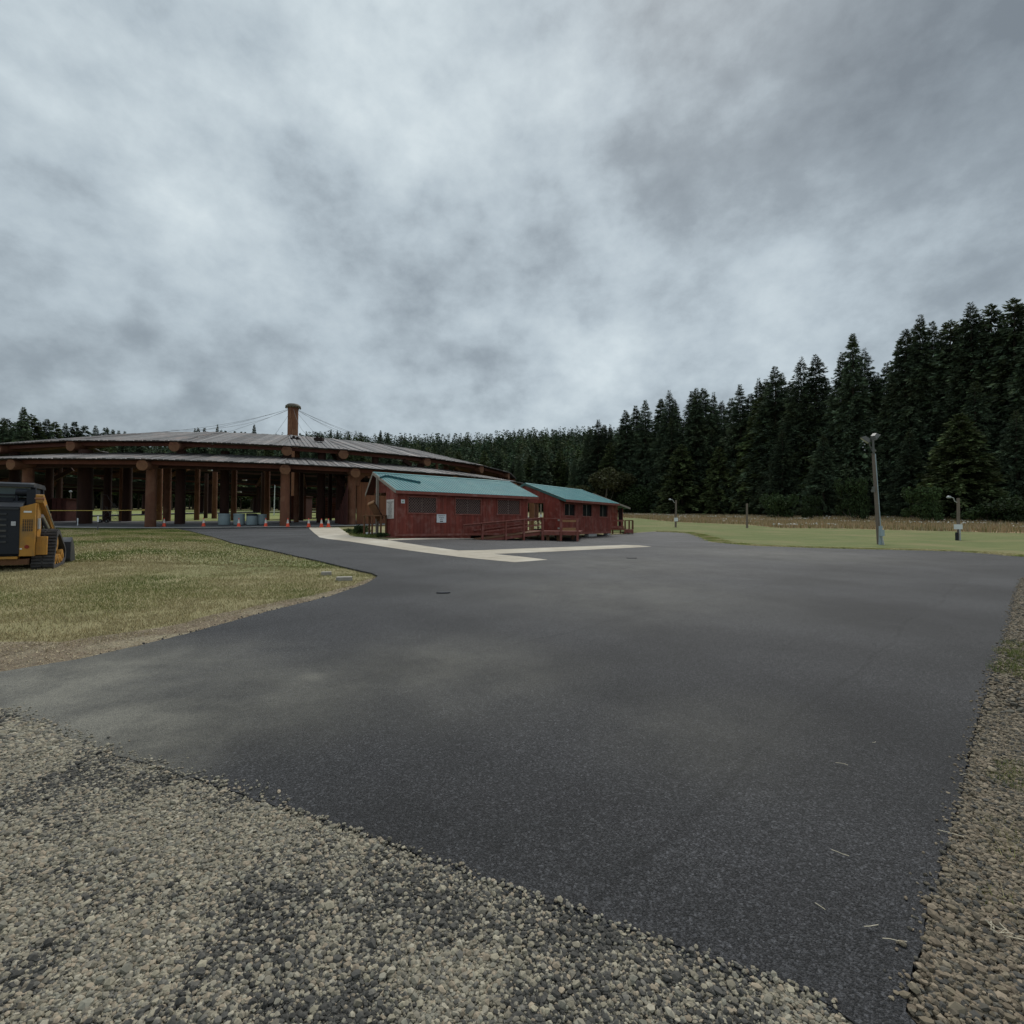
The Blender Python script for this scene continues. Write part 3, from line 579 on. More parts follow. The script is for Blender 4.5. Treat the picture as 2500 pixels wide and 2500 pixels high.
# plank wall between two outer posts on the right, with a slanted end
def wall_between(pts, z1, name='plank_wall', mt='plank_brown', bw=.42, par=arbor, z0=None):
    m = MB()
    for (ax, ay), (bx, by) in zip(pts[:-1], pts[1:]):
        n = max(1, int(math.dist((ax, ay), (bx, by)) / bw)); d = Vector((bx - ax, by - ay, 0)); nn = Vector((-d.y, d.x, 0)).normalized()
        for i in range(n):
            p = Vector((ax, ay, 0)) + d * (i / n + .004); q = Vector((ax, ay, 0)) + d * ((i + .965) / n); o = nn * random.uniform(0, .02); zb = (T(p.x, p.y) - .05) if z0 is None else z0
            zt = z1(i / n) if callable(z1) else z1
            m.hexa([Vector((*(p + o).xy, zb)), Vector((*(q + o).xy, zb)), Vector((*(q + o + nn * .06).xy, zb)), Vector((*(p + o + nn * .06).xy, zb)), Vector((*(p + o).xy, zt)), Vector((*(q + o).xy, zt)), Vector((*(q + o + nn * .06).xy, zt)), Vector((*(p + o + nn * .06).xy, zt))])
    return part(m, name, mt, par)
w_pts = [ring(41.7, 8.4 + k * 2) for k in range(17)]
wall_between(w_pts, 5.75)
c0 = ring(41.9, 7.3); cA = base(847, 50.6); cB = base(817, 54)
wall_between([(cB.x, cB.y), (cA.x, cA.y)], lambda t: 1.75 + t * 3.9 if t > .35 else 2.9, bw=.35, mt='plank_dark')
# corbels: curved brace beside the right log end
m = MB(); m.prism([(0, 0), (1.6, 0), (1.6, -.25), (.9, -.35), (.4, -.8), (.3, -1.4), (0, -1.4)], 0, .3, F=lambda s, t, z: Vector((*ring(41.9, 8.2 + s * 1.35), 0)) + Vector((0, t, 6.75 + z))); part(m, 'corbel', 'log', arbor)
# lights and boxes under the roof
for u, v in [(513, 1148), (597, 1172), (584, 1201), (540, 1182), (800, 1190)]:
    p = P(u, v, 62); m = MB(); m.box(p.x - .22, p.x + .22, p.y - .15, p.y + .15, p.z - .07, p.z + .07); part(m, 'light_fitting', mat('white_enamel', (.55, .56, .55), rough=.4) if 'white_enamel' not in MATS else 'white_enamel', arbor)
# vents on the upper roof
for u in (721, 779):
    p = P(u, 1072, 59); m = MB(); m.box(p.x - .5, p.x + .5, p.y - .3, p.y + .3, p.z - .2, p.z + .12); m.tube(p + Vector((-.2, 0, .1)), p + Vector((-.2, 0, .34)), .16); m.tube(p + Vector((.2, 0, .1)), p + Vector((.2, 0, .26)), .12)
    part(m, 'roof_vent', 'roof_under', arbor)
# concrete floor ring
def annulus(name, Ro, Ri, m, dz, label):
    n = 180; vs = []
    rs_ = np.linspace(Ro, Ri, 10); pts = np.array([[ring(r, 360 * i / n) for i in range(n)] for r in rs_]); Z = Tn(pts[..., 0], pts[..., 1]) + dz
    V = np.dstack([pts, Z]).reshape(-1, 3); F = [(j * n + i, (j + 1) * n + i, (j + 1) * n + (i + 1) % n, j * n + (i + 1) % n) for j in range(9) for i in range(n)]
    F = [f[::-1] for f in F]
    o = link_mesh(name, np_mesh(name, V, F, m, smooth=True)); return tag(o, label, 'pavement', kind='structure')
annulus('arbor_floor', 43.4, 31, 'slab', .075, 'grey concrete floor ring under the arbor roof')
annulus('arbor_kerb', 44.9, 43.4, 'kerb_concrete', .08, 'pale concrete edge around the arbor floor')

# tall log mast in the middle with guy cables
mast = thing('mast', 'tall brown log mast with a flat cap rising above the arbor roof', 'mast', (ACX, ACY, T(ACX, ACY)))
zt = Pz(713, 996, ACY); m = MB(); m.tube((ACX, ACY, T(ACX, ACY)), (ACX, ACY, zt), .87, .85, 24); part(m, 'pole', 'log', mast)
m = MB(); m.lathe([(1.0, 0), (1.25, .1), (1.25, .32), (1.05, .38), (1.05, .5), (.85, .62)], (ACX, ACY, zt), 20)
for k in range(16): a = k * math.pi / 8; m.box(ACX + 1.2 * math.cos(a) - .06, ACX + 1.2 * math.cos(a) + .06, ACY + 1.2 * math.sin(a) - .06, ACY + 1.2 * math.sin(a) + .06, zt - .1, zt + .1)
part(m, 'cap', mat('old_zinc', (.16, .14, .11), (.10, .09, .07), rough=.7), mast)
for k, phi in enumerate([-78, -52, -28, 4, 30, 55, 80, 108, 150, 200, 250]):
    A = Vector((ACX, ACY, zt + .05)); B = RP(28, phi, 12.3); pts = [A.lerp(B, t) - Vector((0, 0, 2.0 * 4 * t * (1 - t) * .55)) for t in np.linspace(0, 1, 9)]
    m = MB(); m.path(pts, .018, 5); part(m, 'guy_cable', 'cable', mast)
m = MB(); m.path([(ACX - .1, ACY - .93, zt - .2), (ACX + .2, ACY - .92, zt - 3), (ACX + .55, ACY - .9, zt - 6.2)], .04, 5); part(m, 'rope', 'rust_cable', mast)

# bleachers and booths seen under the roof
bl = thing('bleacher', 'dark red wooden bleacher with horizontal seat planks under the arbor', 'bleacher', tuple(base(775, 66)))
m = MB(); L0, L1 = base(744, 66), base(803, 67); z0_ = bl.location.z
for k in range(8):
    a = L0 + Vector((0, k * .45, .25 + k * .34)); b = L1 + Vector((0, k * .45, .25 + k * .34)); s = MB(); s.beam((a.x, a.y, z0_ + .2 + k * .34), (b.x, b.y, z0_ + .2 + k * .34), .34, .07); part(s, 'seat_plank', 'fascia', bl)
m.box(L0.x, L1.x, L0.y + 3.7, L0.y + 3.8, z0_ - .1, z0_ + 3.0); part(m, 'back_wall', 'plank_dark', bl)
for u, Y, w, h, t, col in [(715, 64, 3.2, 2.9, 'dark red plywood booth beside the bleacher under the arbor', 'plank_dark'), (143, 57, 1.6, 2.55, 'dark red plywood booth behind the yellow loader', 'plank_dark'), (112, 60, 2.4, 2.6, 'near-black booth at the far left under the arbor', 'roof_under')]:
    b_ = base(u, Y); bt = thing('booth', t, 'booth', tuple(b_)); m = MB(); n = 6
    for k in range(n): m.box(b_.x - w / 2 + k * w / n, b_.x - w / 2 + (k + .96) * w / n, b_.y - .03 * (k % 2), b_.y + .06, b_.z - .1, b_.z + h)
    m.box(b_.x - w / 2, b_.x - w / 2 + .06, b_.y + .06, b_.y + 2, b_.z - .1, b_.z + h); m.box(b_.x + w / 2 - .06, b_.x + w / 2, b_.y + .06, b_.y + 2, b_.z - .1, b_.z + h)
    part(m, 'wall', col, bt); m = MB(); m.box(b_.x - w / 2 - .1, b_.x + w / 2 + .1, b_.y - .12, b_.y + 2.1, b_.z + h, b_.z + h + .08); part(m, 'lid', col, bt)
# ================================================================== RED CABINS
mat('red_board', (.225, .048, .033), (.155, .034, .024), scale=2.5, rough=.8, island=.16, stretch=(1, 1, .3), c3=(.25, .095, .075), s3=2.4, bump=.2)
mat('red_trim', (.235, .072, .052), (.19, .056, .041), scale=3, rough=.75, island=.12, c3=(.30, .13, .11), s3=3)
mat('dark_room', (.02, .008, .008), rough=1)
mat('teal_metal', (.024, .185, .198), (.019, .152, .168), scale=1.2, rough=.6, spec=.18, c3=(.065, .215, .215), s3=.8)
mat('teal_dark', (.012, .105, .125), (.008, .075, .09), scale=3, rough=.45)
mat('teal_trim', (.05, .13, .12), (.03, .09, .08), rough=.5)
mat('grey_wood', (.30, .27, .23), (.22, .19, .16), scale=6, rough=.9, stretch=(1, 1, .2))
mat('brown_wood', (.17, .085, .04), (.11, .05, .025), scale=5, rough=.85, stretch=(1, 1, .3))
mat('tan_wood', (.36, .19, .09), (.28, .14, .065), scale=6, rough=.8)
mat('glass_dark', (.018, .02, .022), rough=.12, spec=.5)
mat('lattice_brown', (.17, .11, .095), (.12, .075, .065), scale=8, rough=.8)
mat('sign_white', (.72, .74, .76), (.68, .70, .72), rough=.6)
mat('paper', (.60, .55, .52), (.53, .50, .46), scale=6, rough=.8)
mat('ink', (.03, .03, .035), rough=.7)
mat('block', (.40, .39, .37), (.30, .29, .28), scale=10, rough=.95, bump=.4)
class Frame:
    def __init__(s, ox, oy, ax, ay): l = math.hypot(ax, ay); s.o = (ox, oy); s.a = (ax / l, ay / l); s.b = (-ay / l, ax / l)
    def __call__(s, x, t, z): return Vector((s.o[0] + s.a[0] * x + s.b[0] * t, s.o[1] + s.a[1] * x + s.b[1] * t, z))
    def s_at(s, u, t):      # distance along the wall line t where pixel column u falls
        k = (u - 1250) / FPX; ox = s.o[0] + s.b[0] * t; oy = s.o[1] + s.b[1] * t; return (k * oy - ox) / (s.a[0] - k * s.a[1])
    def z_at(s, u, v, t): q = s(s.s_at(u, t), t, 0); return Pz(u, v, q.y)
def boards(mb, F, s0, s1, t0, t1, z0, z1, bw=.2, openings=(), gap=.010):
    """vertical boards with rectangular openings (s0,s1,z0,z1)"""
    br = sorted(set([s0, s1] + [s0 + bw * i for i in range(1, int((s1 - s0) / bw) + 1)] + [o[i] for o in openings for i in (0, 1)]))
    br = [b for b in br if s0 <= b <= s1]
    for a, b in zip(br[:-1], br[1:]):
        if b - a < .02: continue
        c = (a + b) / 2; zt = z1(c) if callable(z1) else z1; zt0 = z1(a) if callable(z1) else z1; zt1 = z1(b) if callable(z1) else z1; iv = [(z0, zt)]
        for o in openings:
            if o[0] < c < o[1]: iv = [q for i in iv for q in ((i[0], min(i[1], o[2])), (max(i[0], o[3]), i[1])) if q[1] - q[0] > .02]
        for p, q in iv:
            d = random.uniform(0, .006); qa, qb = (zt0, zt1) if q == zt else (q, q)
            mb.hexa([F(a + gap / 2, t0 - d, p), F(b - gap / 2, t0 - d, p), F(b - gap / 2, t1, p), F(a + gap / 2, t1, p), F(a + gap / 2, t0 - d, qa), F(b - gap / 2, t0 - d, qb), F(b - gap / 2, t1, qb), F(a + gap / 2, t1, qa)])
    return mb
mat('teal_seam_shade', (.022, .075, .085), (.018, .06, .07), scale=2, rough=.5)  # dark lap strips: the shade line beside each rib put into the colour
mat('soffit', (.07, .022, .018), (.045, .016, .014), scale=3, rough=.9)
def metal_roof(F, s0, s1, t0, t1, te, z0, zr, z1, spacing, par, rib=.02):
    """te = ridge position in t"""
    for (ta, za, tb, zb) in ((t0, z0, te, zr), (t1, z1, te, zr)):
        m = MB(); q = [F(s0, ta, za), F(s1, ta, za), F(s1, tb, zb), F(s0, tb, zb)]; dz = Vector((0, 0, -.05))
        m.hexa([p + dz for p in q] + q)
        n = int((s1 - s0) / spacing)
        for k in range(n + 1):
            s = s0 + .01 + (s1 - s0 - .06) * k / n; m.hexa([F(s, ta, za), F(s + .04, ta, za), F(s + .04, tb, zb), F(s, tb, zb), F(s + .008, ta, za + rib), F(s + .032, ta, za + rib), F(s + .032, tb, zb + rib), F(s + .008, tb, zb + rib)])
        sl = part(m, 'roof_slope', 'teal_metal', par)
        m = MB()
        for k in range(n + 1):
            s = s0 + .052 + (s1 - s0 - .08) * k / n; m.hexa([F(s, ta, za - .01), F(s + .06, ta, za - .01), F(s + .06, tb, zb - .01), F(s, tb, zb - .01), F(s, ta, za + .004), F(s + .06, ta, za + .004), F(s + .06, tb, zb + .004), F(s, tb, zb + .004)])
        part(m, 'seam_shade', 'teal_seam_shade', sl)
        m = MB(); dz = Vector((0, 0, -.055)); dy = Vector((0, 0, -.075)); m.hexa([p + dy for p in q] + [p + dz for p in q]); part(m, 'soffit', 'soffit', par)
    m = MB(); m.prism([(te - .15, zr - .03), (te, zr + .04), (te + .15, zr - .03)], s0, s1, F, axis='s'); part(m, 'ridge_cap', 'teal_metal', par)
def rot_poly(F): return lambda s, t, z: F(s, t, z)
def window(F, u0, u1, v0, v1, tw, par, lattice=True):
    s0, s1 = F.s_at(u0, tw), F.s_at(u1, tw); zt = F.z_at((u0 + u1) / 2, v0, tw); zb = F.z_at((u0 + u1) / 2, v1, tw); fw = .07
    m = MB()
    for a, b, c, d in ((s0 - fw, s0, zb - fw, zt + fw), (s1, s1 + fw, zb - fw, zt + fw), (s0, s1, zt, zt + fw), (s0, s1, zb - fw, zb)): m.box(a, b, tw - .05, tw + .05, c, d, F)
    fr = part(m, 'window', 'red_trim', par)
    m = MB(); m.box(s0, s1, tw + .07, tw + .08, zb, zt, F); part(m, 'pane', 'glass_dark', fr)
    m = MB(); m.box((s0 + s1) / 2 - .02, (s0 + s1) / 2 + .02, tw + .03, tw + .068, zb, zt, F); part(m, 'mullion', 'grey_wood', fr)
    if lattice:
        m = MB(); w = s1 - s0; h = zt - zb; stp = .165
        for sg in (1, -1):
            k = -h
            while k < w + h:
                # line s = k + sg*z ; clip
                pts = []
                za = max(0, (-k if sg > 0 else k - w)); zb2 = min(h, (w - k) if sg > 0 else k)
                if zb2 > za + .02:
                    a = F(s0 + k + sg * za, tw + (.0 if sg > 0 else .02), zb + za); b = F(s0 + k + sg * zb2, tw + (.0 if sg > 0 else .02), zb + zb2); m.beam(a, b, .016, .046, up=(F.a[0], F.a[1], 0) if False else (0, 0, 1))
                k += stp
        part(m, 'lattice', 'lattice_brown', fr)
    return (s0 - .0, s1 + .0, zb, zt)
def text(body, size, F3, m, par, name='lettering', w=1.0):
    """flat lettering; F3 maps (x, y) in the sign's plane to world"""
    cu = D.curves.new('t', 'FONT'); cu.body = body; cu.size = size; cu.align_x = 'CENTER'; cu.align_y = 'CENTER'
    o = D.objects.new('t', cu); C.objects.link(o); bpy.context.view_layer.update(); me0 = o.evaluated_get(bpy.context.evaluated_depsgraph_get()).to_mesh()
    mb = MB(); mb.add([F3(v.co.x * w, v.co.y) for v in me0.vertices], [tuple(p.vertices) for p in me0.polygons]); D.objects.remove(o); return part(mb, name, m, par)

# ---------------------------------------------------------------- cabin 1
F1 = Frame(-6.47, 28.6, .791, .612)
cab = thing('cabin', 'long dark red wooden cabin with teal metal roof, lattice windows and an open porch end', 'cabin', tuple(F1(5, 2, .4)))
EL = 10.46; zE, zR, zB_ = 3.43, 4.67, 3.40; TE = 3.27; TB = 4.4
def rz1(t): return (zE + (zR - zE) * t / TE if t < TE else zR - (zR - zB_) * (t - TE) / (TB - TE)) - .09
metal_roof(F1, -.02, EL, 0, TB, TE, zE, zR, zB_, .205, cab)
m = MB(); m.box(-.02, EL, -.035, -.003, zE - .18, zE - .02, F1); part(m, 'fascia', 'red_trim', cab)
m = MB()   # rakes (grey on the left end)
for s in (-.06, EL + .003):
    m.hexa([F1(s, 0, zE - .17), F1(s + .035, 0, zE - .17), F1(s + .035, TE, zR - .16), F1(s, TE, zR - .16), F1(s, 0, zE + .01), F1(s + .035, 0, zE + .01), F1(s + .035, TE, zR + .02), F1(s, TE, zR + .02)])
    m.hexa([F1(s, TE, zR - .16), F1(s + .035, TE, zR - .16), F1(s + .035, TB, zB_ - .16), F1(s, TB, zB_ - .16), F1(s, TE, zR + .02), F1(s + .035, TE, zR + .02), F1(s + .035, TB, zB_ + .01), F1(s, TB, zB_ + .01)])
part(m, 'rake_board', 'grey_wood', cab)
WS0, WS1, WT = .14, 9.75, .32
wins = [window(F1, u0, u1, v0, v1, WT, cab) for u0, u1, v0, v1 in ((996, 1064, 1214.5, 1252), (1111.5, 1172.5, 1219, 1255), (1214.5, 1268, 1221.5, 1255.5))]
m = MB(); boards(m, F1, WS0, WS1, WT, WT + .05, .97, 3.32, .22, wins); part(m, 'front_wall', 'red_board', cab)
m = MB(); m.box(WS0 - .02, WS1, WT - .03, WT + .05, .84, .968, F1); part(m, 'skirt_trim', 'red_trim', cab)
m = MB(); boards(m, F1, WS0 + .03, 5.2, WT + .03, WT + .07, .3, .838, .3); part(m, 'skirting', 'red_board', cab)
m = MB()
for s in (WS0 - .02, WS1 - .07): m.box(s, s + .09, WT - .03, WT, .97, 3.30, F1)
for s in (3.15, 6.35): m.box(s, s + .045, WT - .022, WT - .006, .97, 3.28, F1)
part(m, 'corner_trim', 'red_trim', cab)
# left end: narrow wall, gable header, open porch behind
G1 = lambda t, s, z: F1(s, t, z)
m = MB(); boards(m, G1, WT + .052, 1.62, WS0, WS0 + .05, .80, lambda t: rz1(t) - .03, .19); boards(m, G1, 1.62, 4.1, WS0 + .3, WS0 + .35, 3.42, lambda t: rz1(t) - .03, .19)
part(m, 'gable_wall', 'red_board', cab)
m = MB(); m.box(WT, 1.64, WS0 - .03, WS0 - .003, .66, .83, G1); m.box(.5, 1.2, WS0 - .2, WS0 - .04, .56, .80, G1); m.box(1.62, 1.67, WS0 - .01, WS0 + .06, .8, 3.42, G1); part(m, 'end_trim', 'red_trim', cab)
m = MB(); boards(m, F1, WS0 + .06, 2.6, 1.6, 1.65, .5, 3.7, .22); boards(m, G1, 1.66, 4.0, 2.6, 2.65, .5, lambda t: rz1(t) - .05, .22); boards(m, F1, 2.66, WS1, 4.0, 4.05, .5, 3.6, .22)
boards(m, G1, WT + .06, 4.0, WS1 - .05, WS1, .8, lambda t: rz1(t) - .05, .22); part(m, 'inner_wall', 'red_board', cab)
m = MB(); m.box(WS0 + .1, WS1 - .08, WT + .1, 3.95, .80, .84, F1); part(m, 'floor', 'brown_wood', cab)
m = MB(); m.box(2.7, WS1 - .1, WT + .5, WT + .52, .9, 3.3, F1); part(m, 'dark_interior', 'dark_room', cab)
sP = F1.s_at(921, 2.5); m = MB(); m.box(sP - .07, sP + .07, 2.43, 2.57, .5, rz1(2.5), F1); part(m, 'porch_post', 'grey_wood', cab)
m = MB()
for k in (2.0, 2.9, 3.9): m.box(WS0 + .2, 2.6, k, k + .09, 3.30, 3.42, F1)
part(m, 'porch_rafter', 'brown_wood', cab)
m = MB(); m.box(9.75, EL, .9, 1.05, 3.05, 3.25, F1); m.box(9.8, 11.6, 1.4, 1.52, 3.1, 3.3, F1); part(m, 'porch_beam', 'red_board', cab)
# signs on cabin 1
def sign_plane(F, u, v, t, flip=False):
    s = F.s_at(u, t); z = F.z_at(u, v, t); return lambda x, y: F(s + x, t, z + y)
sg = thing('sign', 'white notice board with black capitals and an arrow on the red cabin wall', 'sign', tuple(F1(F1.s_at(1078, .29), .29, 1.2)))
s0, s1 = F1.s_at(1066.5, .285), F1.s_at(1089.5, .285); zt, zb = F1.z_at(1078, 1255.5, .285), F1.z_at(1078, 1275.8, .285)
m = MB(); m.box(s0, s1, .285, .305, zb, zt, F1); part(m, 'board', 'sign_white', sg); hh = zt - zb; ww = s1 - s0
for txt, fy, sz in (('DESIGNATED', .84, .17), ('SMOKING', .61, .18), ('AREA', .39, .18)):
    text(txt, sz * hh * 1.25, lambda x, y, fy=fy: F1((s0 + s1) / 2 + x, .282, zb + fy * hh + y), 'ink', sg, w=ww * .86 / (hh * 1.25 * .17 * 7.0))
m = MB(); c_ = (s0 + s1) / 2; zc_ = zb + .15 * hh; m.prism([(c_ - .19 * ww, zc_), (c_ - .05 * ww, zc_ + .09 * hh), (c_ - .05 * ww, zc_ + .04 * hh), (c_ + .05 * ww, zc_ + .04 * hh), (c_ + .05 * ww, zc_ + .09 * hh), (c_ + .19 * ww, zc_), (c_ + .05 * ww, zc_ - .09 * hh), (c_ + .05 * ww, zc_ - .04 * hh), (c_ - .05 * ww, zc_ - .04 * hh), (c_ - .05 * ww, zc_ - .09 * hh)], .28, .284, F1); part(m, 'arrow', 'ink', sg)
# tall paper notice on the end wall
def t_at(u, s): # t on the end-wall plane s
    k = (u - 1250) / FPX; ox = F1.o[0] + F1.a[0] * s; oy = F1.o[1] + F1.a[1] * s; return (k * oy - ox) / (F1.b[0] - k * F1.b[1])
ta, tb = t_at(961, .1), t_at(943, .1); yq = F1(.1, (ta + tb) / 2, 0).y; zt, zb = Pz(952, 1219.5, yq), Pz(952, 1266, yq)
nt_ = thing('notice', 'tall pale paper notice with rows of print on the cabin end wall', 'notice', tuple(F1(.1, ta, zb)))
m = MB(); m.box(.105, .12, ta, tb, zb, zt, F1); part(m, 'sheet', 'paper', nt_)
m = MB(); rr_ = random.Random(4); y = zt - .13
rows = [(.85, .03), (.5, .022)] + [(rr_.uniform(.35, .6), .016) for _ in range(19)]
m.box(.100, .1045, (ta + tb) / 2 - .015, (ta + tb) / 2 + .015, zt - .09, zt - .05, F1)
for wf, hf in rows:
    x = (ta + tb) / 2 + (tb - ta) * wf * .5
    while x > (ta + tb) / 2 - (tb - ta) * wf * .5:
        w = rr_.uniform(.02, .055); m.box(.101, .1045, x - w, x, y - hf, y, F1); x -= w + .014
    y -= hf * 1.5 + .02
part(m, 'printed_rows', 'ink', nt_)
pl = thing('plaque', 'small square white plaque left of the first lattice window', 'plaque', tuple(F1(F1.s_at(983, .3), .3, 2.5)))
m = MB(); m.box(F1.s_at(979, .29), F1.s_at(988, .29), .29, .305, F1.z_at(983, 1228.7, .29), F1.z_at(983, 1219.4, .29), F1); part(m, 'plate', 'sign_white', pl)
m = MB(); m.box(F1.s_at(981.5, .288), F1.s_at(985.5, .288), .285, .289, F1.z_at(983, 1226.6, .29), F1.z_at(983, 1222.4, .29), F1); part(m, 'symbol', mat('sign_green', (.25, .42, .33), rough=.6), pl)
# bent downspout lying on the roof
def on_roof(u, v):
    n = (F1(1, 0, zE) - F1(0, 0, zE)).cross(F1(0, TE, zR) - F1(0, 0, zE)); d = ray(u, v); k = (F1(0, 0, zE) - CAM).dot(n) / d.dot(n); return CAM + d * k + Vector((0, 0, .07))
ds = [on_roof(*p) for p in ((928.5, 1168.5), (939, 1164.5), (948, 1165), (1027, 1180.5))]
dt = thing('downspout', 'bent dark teal downspout lying loose on the cabin roof', 'downspout', tuple(ds[0])); m = MB()
for a, b in zip(ds[:-1], ds[1:]): m.beam(a, b, .09, .10)
part(m, 'pipe', 'teal_dark', dt)
# porch furniture: small table and a leaning wooden chute
tt, tb_ = base(897, 30.2), base(938, 29.6); ztab = Pz(915, 1259, 29.9)
tab = thing('table', 'rough brown wooden table under the cabin porch', 'table', (tt.x, tt.y, tt.z)); m = MB(); A_ = Vector((tt.x - .1, tt.y, ztab)); B_ = Vector((tb_.x, tb_.y, ztab)); m.beam(A_, B_, .6, .06); part(m, 'top', 'brown_wood', tab)
for q, f in ((A_, .06), (A_, .94), (A_, .5), (A_, .06), (A_, .94)):
    pass
dirn = (B_ - A_); nrm = Vector((-dirn.y, dirn.x, 0)).normalized()
for f, o in ((.05, -.22), (.5, -.24), (.95, -.22), (.05, .22), (.95, .22)):
    p = A_ + dirn * f + nrm * o; g = T(p.x, p.y); m = MB(); m.box(p.x - .045, p.x + .045, p.y - .045, p.y + .045, g, ztab - .03); part(m, 'leg', 'brown_wood', tab)
ch = thing('wooden_chute', 'square wooden chute leaning against the porch post above the table', 'chute', tuple(P(925, 1268, 30.4)))
m = MB(); m.beam(P(906, 1227, 29.9), P(929, 1268, 30.3), .36, .34, up=(0, 1, 0)); part(m, 'box', 'brown_wood', ch)
m = MB(); a = P(905.5, 1226.3, 29.85); m.beam(a, a + (P(929, 1268, 30.3) - a).normalized() * .06, .40, .38, up=(0, 1, 0)); part(m, 'rim', 'tan_wood', ch)
bk = thing('bucket', 'small white tub standing in the weeds under the porch table', 'tub', tuple(base(905, 30.6))); m = MB(); b_ = bk.location; m.lathe([(.24, 0), (.28, .22), (.26, .22), (.22, .04)], b_, 14); part(m, 'tub', 'sign_white', bk)

# ---------------------------------------------------------------- ramp and deck between the cabins
ramp = thing('ramp', 'dark red wooden access ramp with handrail rising along the first cabin', 'ramp', tuple(F1(5, -.9, .5)))
RT = -.94; dk = 1.11
def rail_s(u): return F1.s_at(u, RT)
sA, sB, sE = rail_s(1180), rail_s(1322), rail_s(1132)
def rz(s): return 1.50 + (s - sE) / (sB - sE) * (1.95 - 1.46)
m = MB(); m.beam(F1(sE, RT, rz(sE)), F1(sB, RT, rz(sB)), .14, .05); part(m, 'handrail', 'red_trim', ramp)
m = MB(); m.beam(F1(sE, RT + .05, rz(sE) - .09), F1(sB, RT + .05, rz(sB) - .09), .04, .12); part(m, 'rail_board', 'red_trim', ramp)
for u in (1178, 1235, 1279, 1325):
    s = rail_s(u); g = T(*F1(s, RT, 0).xy); m = MB(); w = .055 if u < 1320 else .09; m.box(s - w, s + w, RT - .05, RT + .05, g - .1, rz(s) - (.02 if u < 1320 else -.02), F1); part(m, 'post', 'red_trim', ramp)
def fl(s): return .66 + (s - sA) / (sB - sA) * (dk - .66)
m = MB(); m.hexa([F1(sA - .3, RT + .1, fl(sA - .3) - .22), F1(sB, RT + .1, dk - .26), F1(sB, RT + .14, dk - .26), F1(sA - .3, RT + .14, fl(sA - .3) - .22), F1(sA - .3, RT + .1, fl(sA - .3) - .02), F1(sB, RT + .1, dk - .02), F1(sB, RT + .14, dk - .02), F1(sA - .3, RT + .14, fl(sA - .3) - .02)])
part(m, 'stringer', 'red_trim', ramp)
m = MB(); n = 30
for k in range(n):
    a = sA - 1.2 + (sB - sA + 1.2) * k / n; b = a + (sB - sA + 1.2) / n * .95; m.hexa([F1(a, RT + .06, fl(a) - .04), F1(b, RT + .06, fl(b) - .04), F1(b, .26, fl(b) - .04), F1(a, .26, fl(a) - .04), F1(a, RT + .06, fl(a)), F1(b, RT + .06, fl(b)), F1(b, .26, fl(b)), F1(a, .26, fl(a))])
part(m, 'deck_boards', 'brown_wood', ramp)
m = MB(); m.beam(F1(sA + .1, RT + .02, fl(sA) + .42), F1(sB, RT + .02, dk + .42), .04, .08); m.beam(F1(sA + .1, .24, fl(sA) + .5), F1(9.7, .24, dk + .5), .04, .09); part(m, 'mid_rail', 'red_trim', ramp)
deck = thing('deck', 'raised dark red wooden deck with railing joining the two cabins', 'deck', (3, 36, .45))
dp = [(2.0, 34.0), (4.5, 34.0), (5.4, 38.8), (3.6, 37.35), (2.1, 39.4), (-.2, 37.6), (1.25, 35.0)]
F0 = lambda a, b, c: Vector((a, b, c))
m = MB(); m.prism(dp, dk - .06, dk, lambda a, t, b: F0(a, t, b), axis='z') if False else m.add([(x, y, dk - .06) for x, y in dp] + [(x, y, dk) for x, y in dp], [tuple(range(7))[::-1], tuple(range(7, 14))] + [(i, (i + 1) % 7, 7 + (i + 1) % 7, 7 + i) for i in range(7)]); part(m, 'deck_floor', 'red_trim', deck)
m = MB(); m.box(1.98, 4.46, 33.94, 33.99, dk - .27, dk - .065); m.box(4.42, 4.48, 34.0, 36.6, dk - .27, dk - .065); part(m, 'rim_board', 'red_trim', deck)
m = MB(); m.box(1.98, 4.5, 33.9, 34.02, 1.93, 1.975); part(m, 'handrail', 'red_trim', deck)
for u in (1369.5, 1410):
    p = P(u, 1290, 33.93); g = T(p.x, p.y); m = MB(); m.box(p.x - .07, p.x + .07, 33.87, 33.98, g - .1, 1.93); part(m, 'post', 'red_trim', deck)
x0, x1 = P(1373, 1290, 33.95).x, P(1406, 1290, 33.95).x; z = lambda v: Pz(1390, v, 33.95)
for v0, v1, mt_ in ((1269, 1274.5, 'tan_wood'), (1288.5, 1296, 'tan_wood')): m = MB(); m.box(x0, x1, 33.93, 33.97, z(v1), z(v0)); part(m, 'rail_plank', mt_, deck)
for v0, v1 in ((1268, 1272), (1288, 1292)): m = MB(); q = P(1364, 1290, 33.86); m.box(q.x - .07, q.x + .07, 33.85, 33.87, z(v1), z(v0)); part(m, 'bracket', 'grey_wood', deck)
for (x, y) in [(2.4, 34.3), (3.1, 34.3), (4.3, 36.2), (2, 39), (.2, 37.6), (1.1, 38.4)]:
    g = T(x, y); m = MB(); m.box(x - .1, x + .1, y - .1, y + .1, g - .1, dk - .07); part(m, 'pier', 'brown_wood', deck)
m = MB(); m.beam((.2, 38.0, 1.9), (2.0, 39.3, 1.9), .06, .1); m.beam((.2, 38.0, 1.5), (2.0, 39.3, 1.5), .04, .08); part(m, 'back_rail', 'brown_wood', deck)
for k in range(5):
    x, y = .2 + 1.8 * k / 4, 38.0 + 1.3 * k / 4; m = MB(); m.box(x - .05, x + .05, y - .05, y + .05, dk, 1.9); part(m, 'baluster', 'brown_wood', deck)
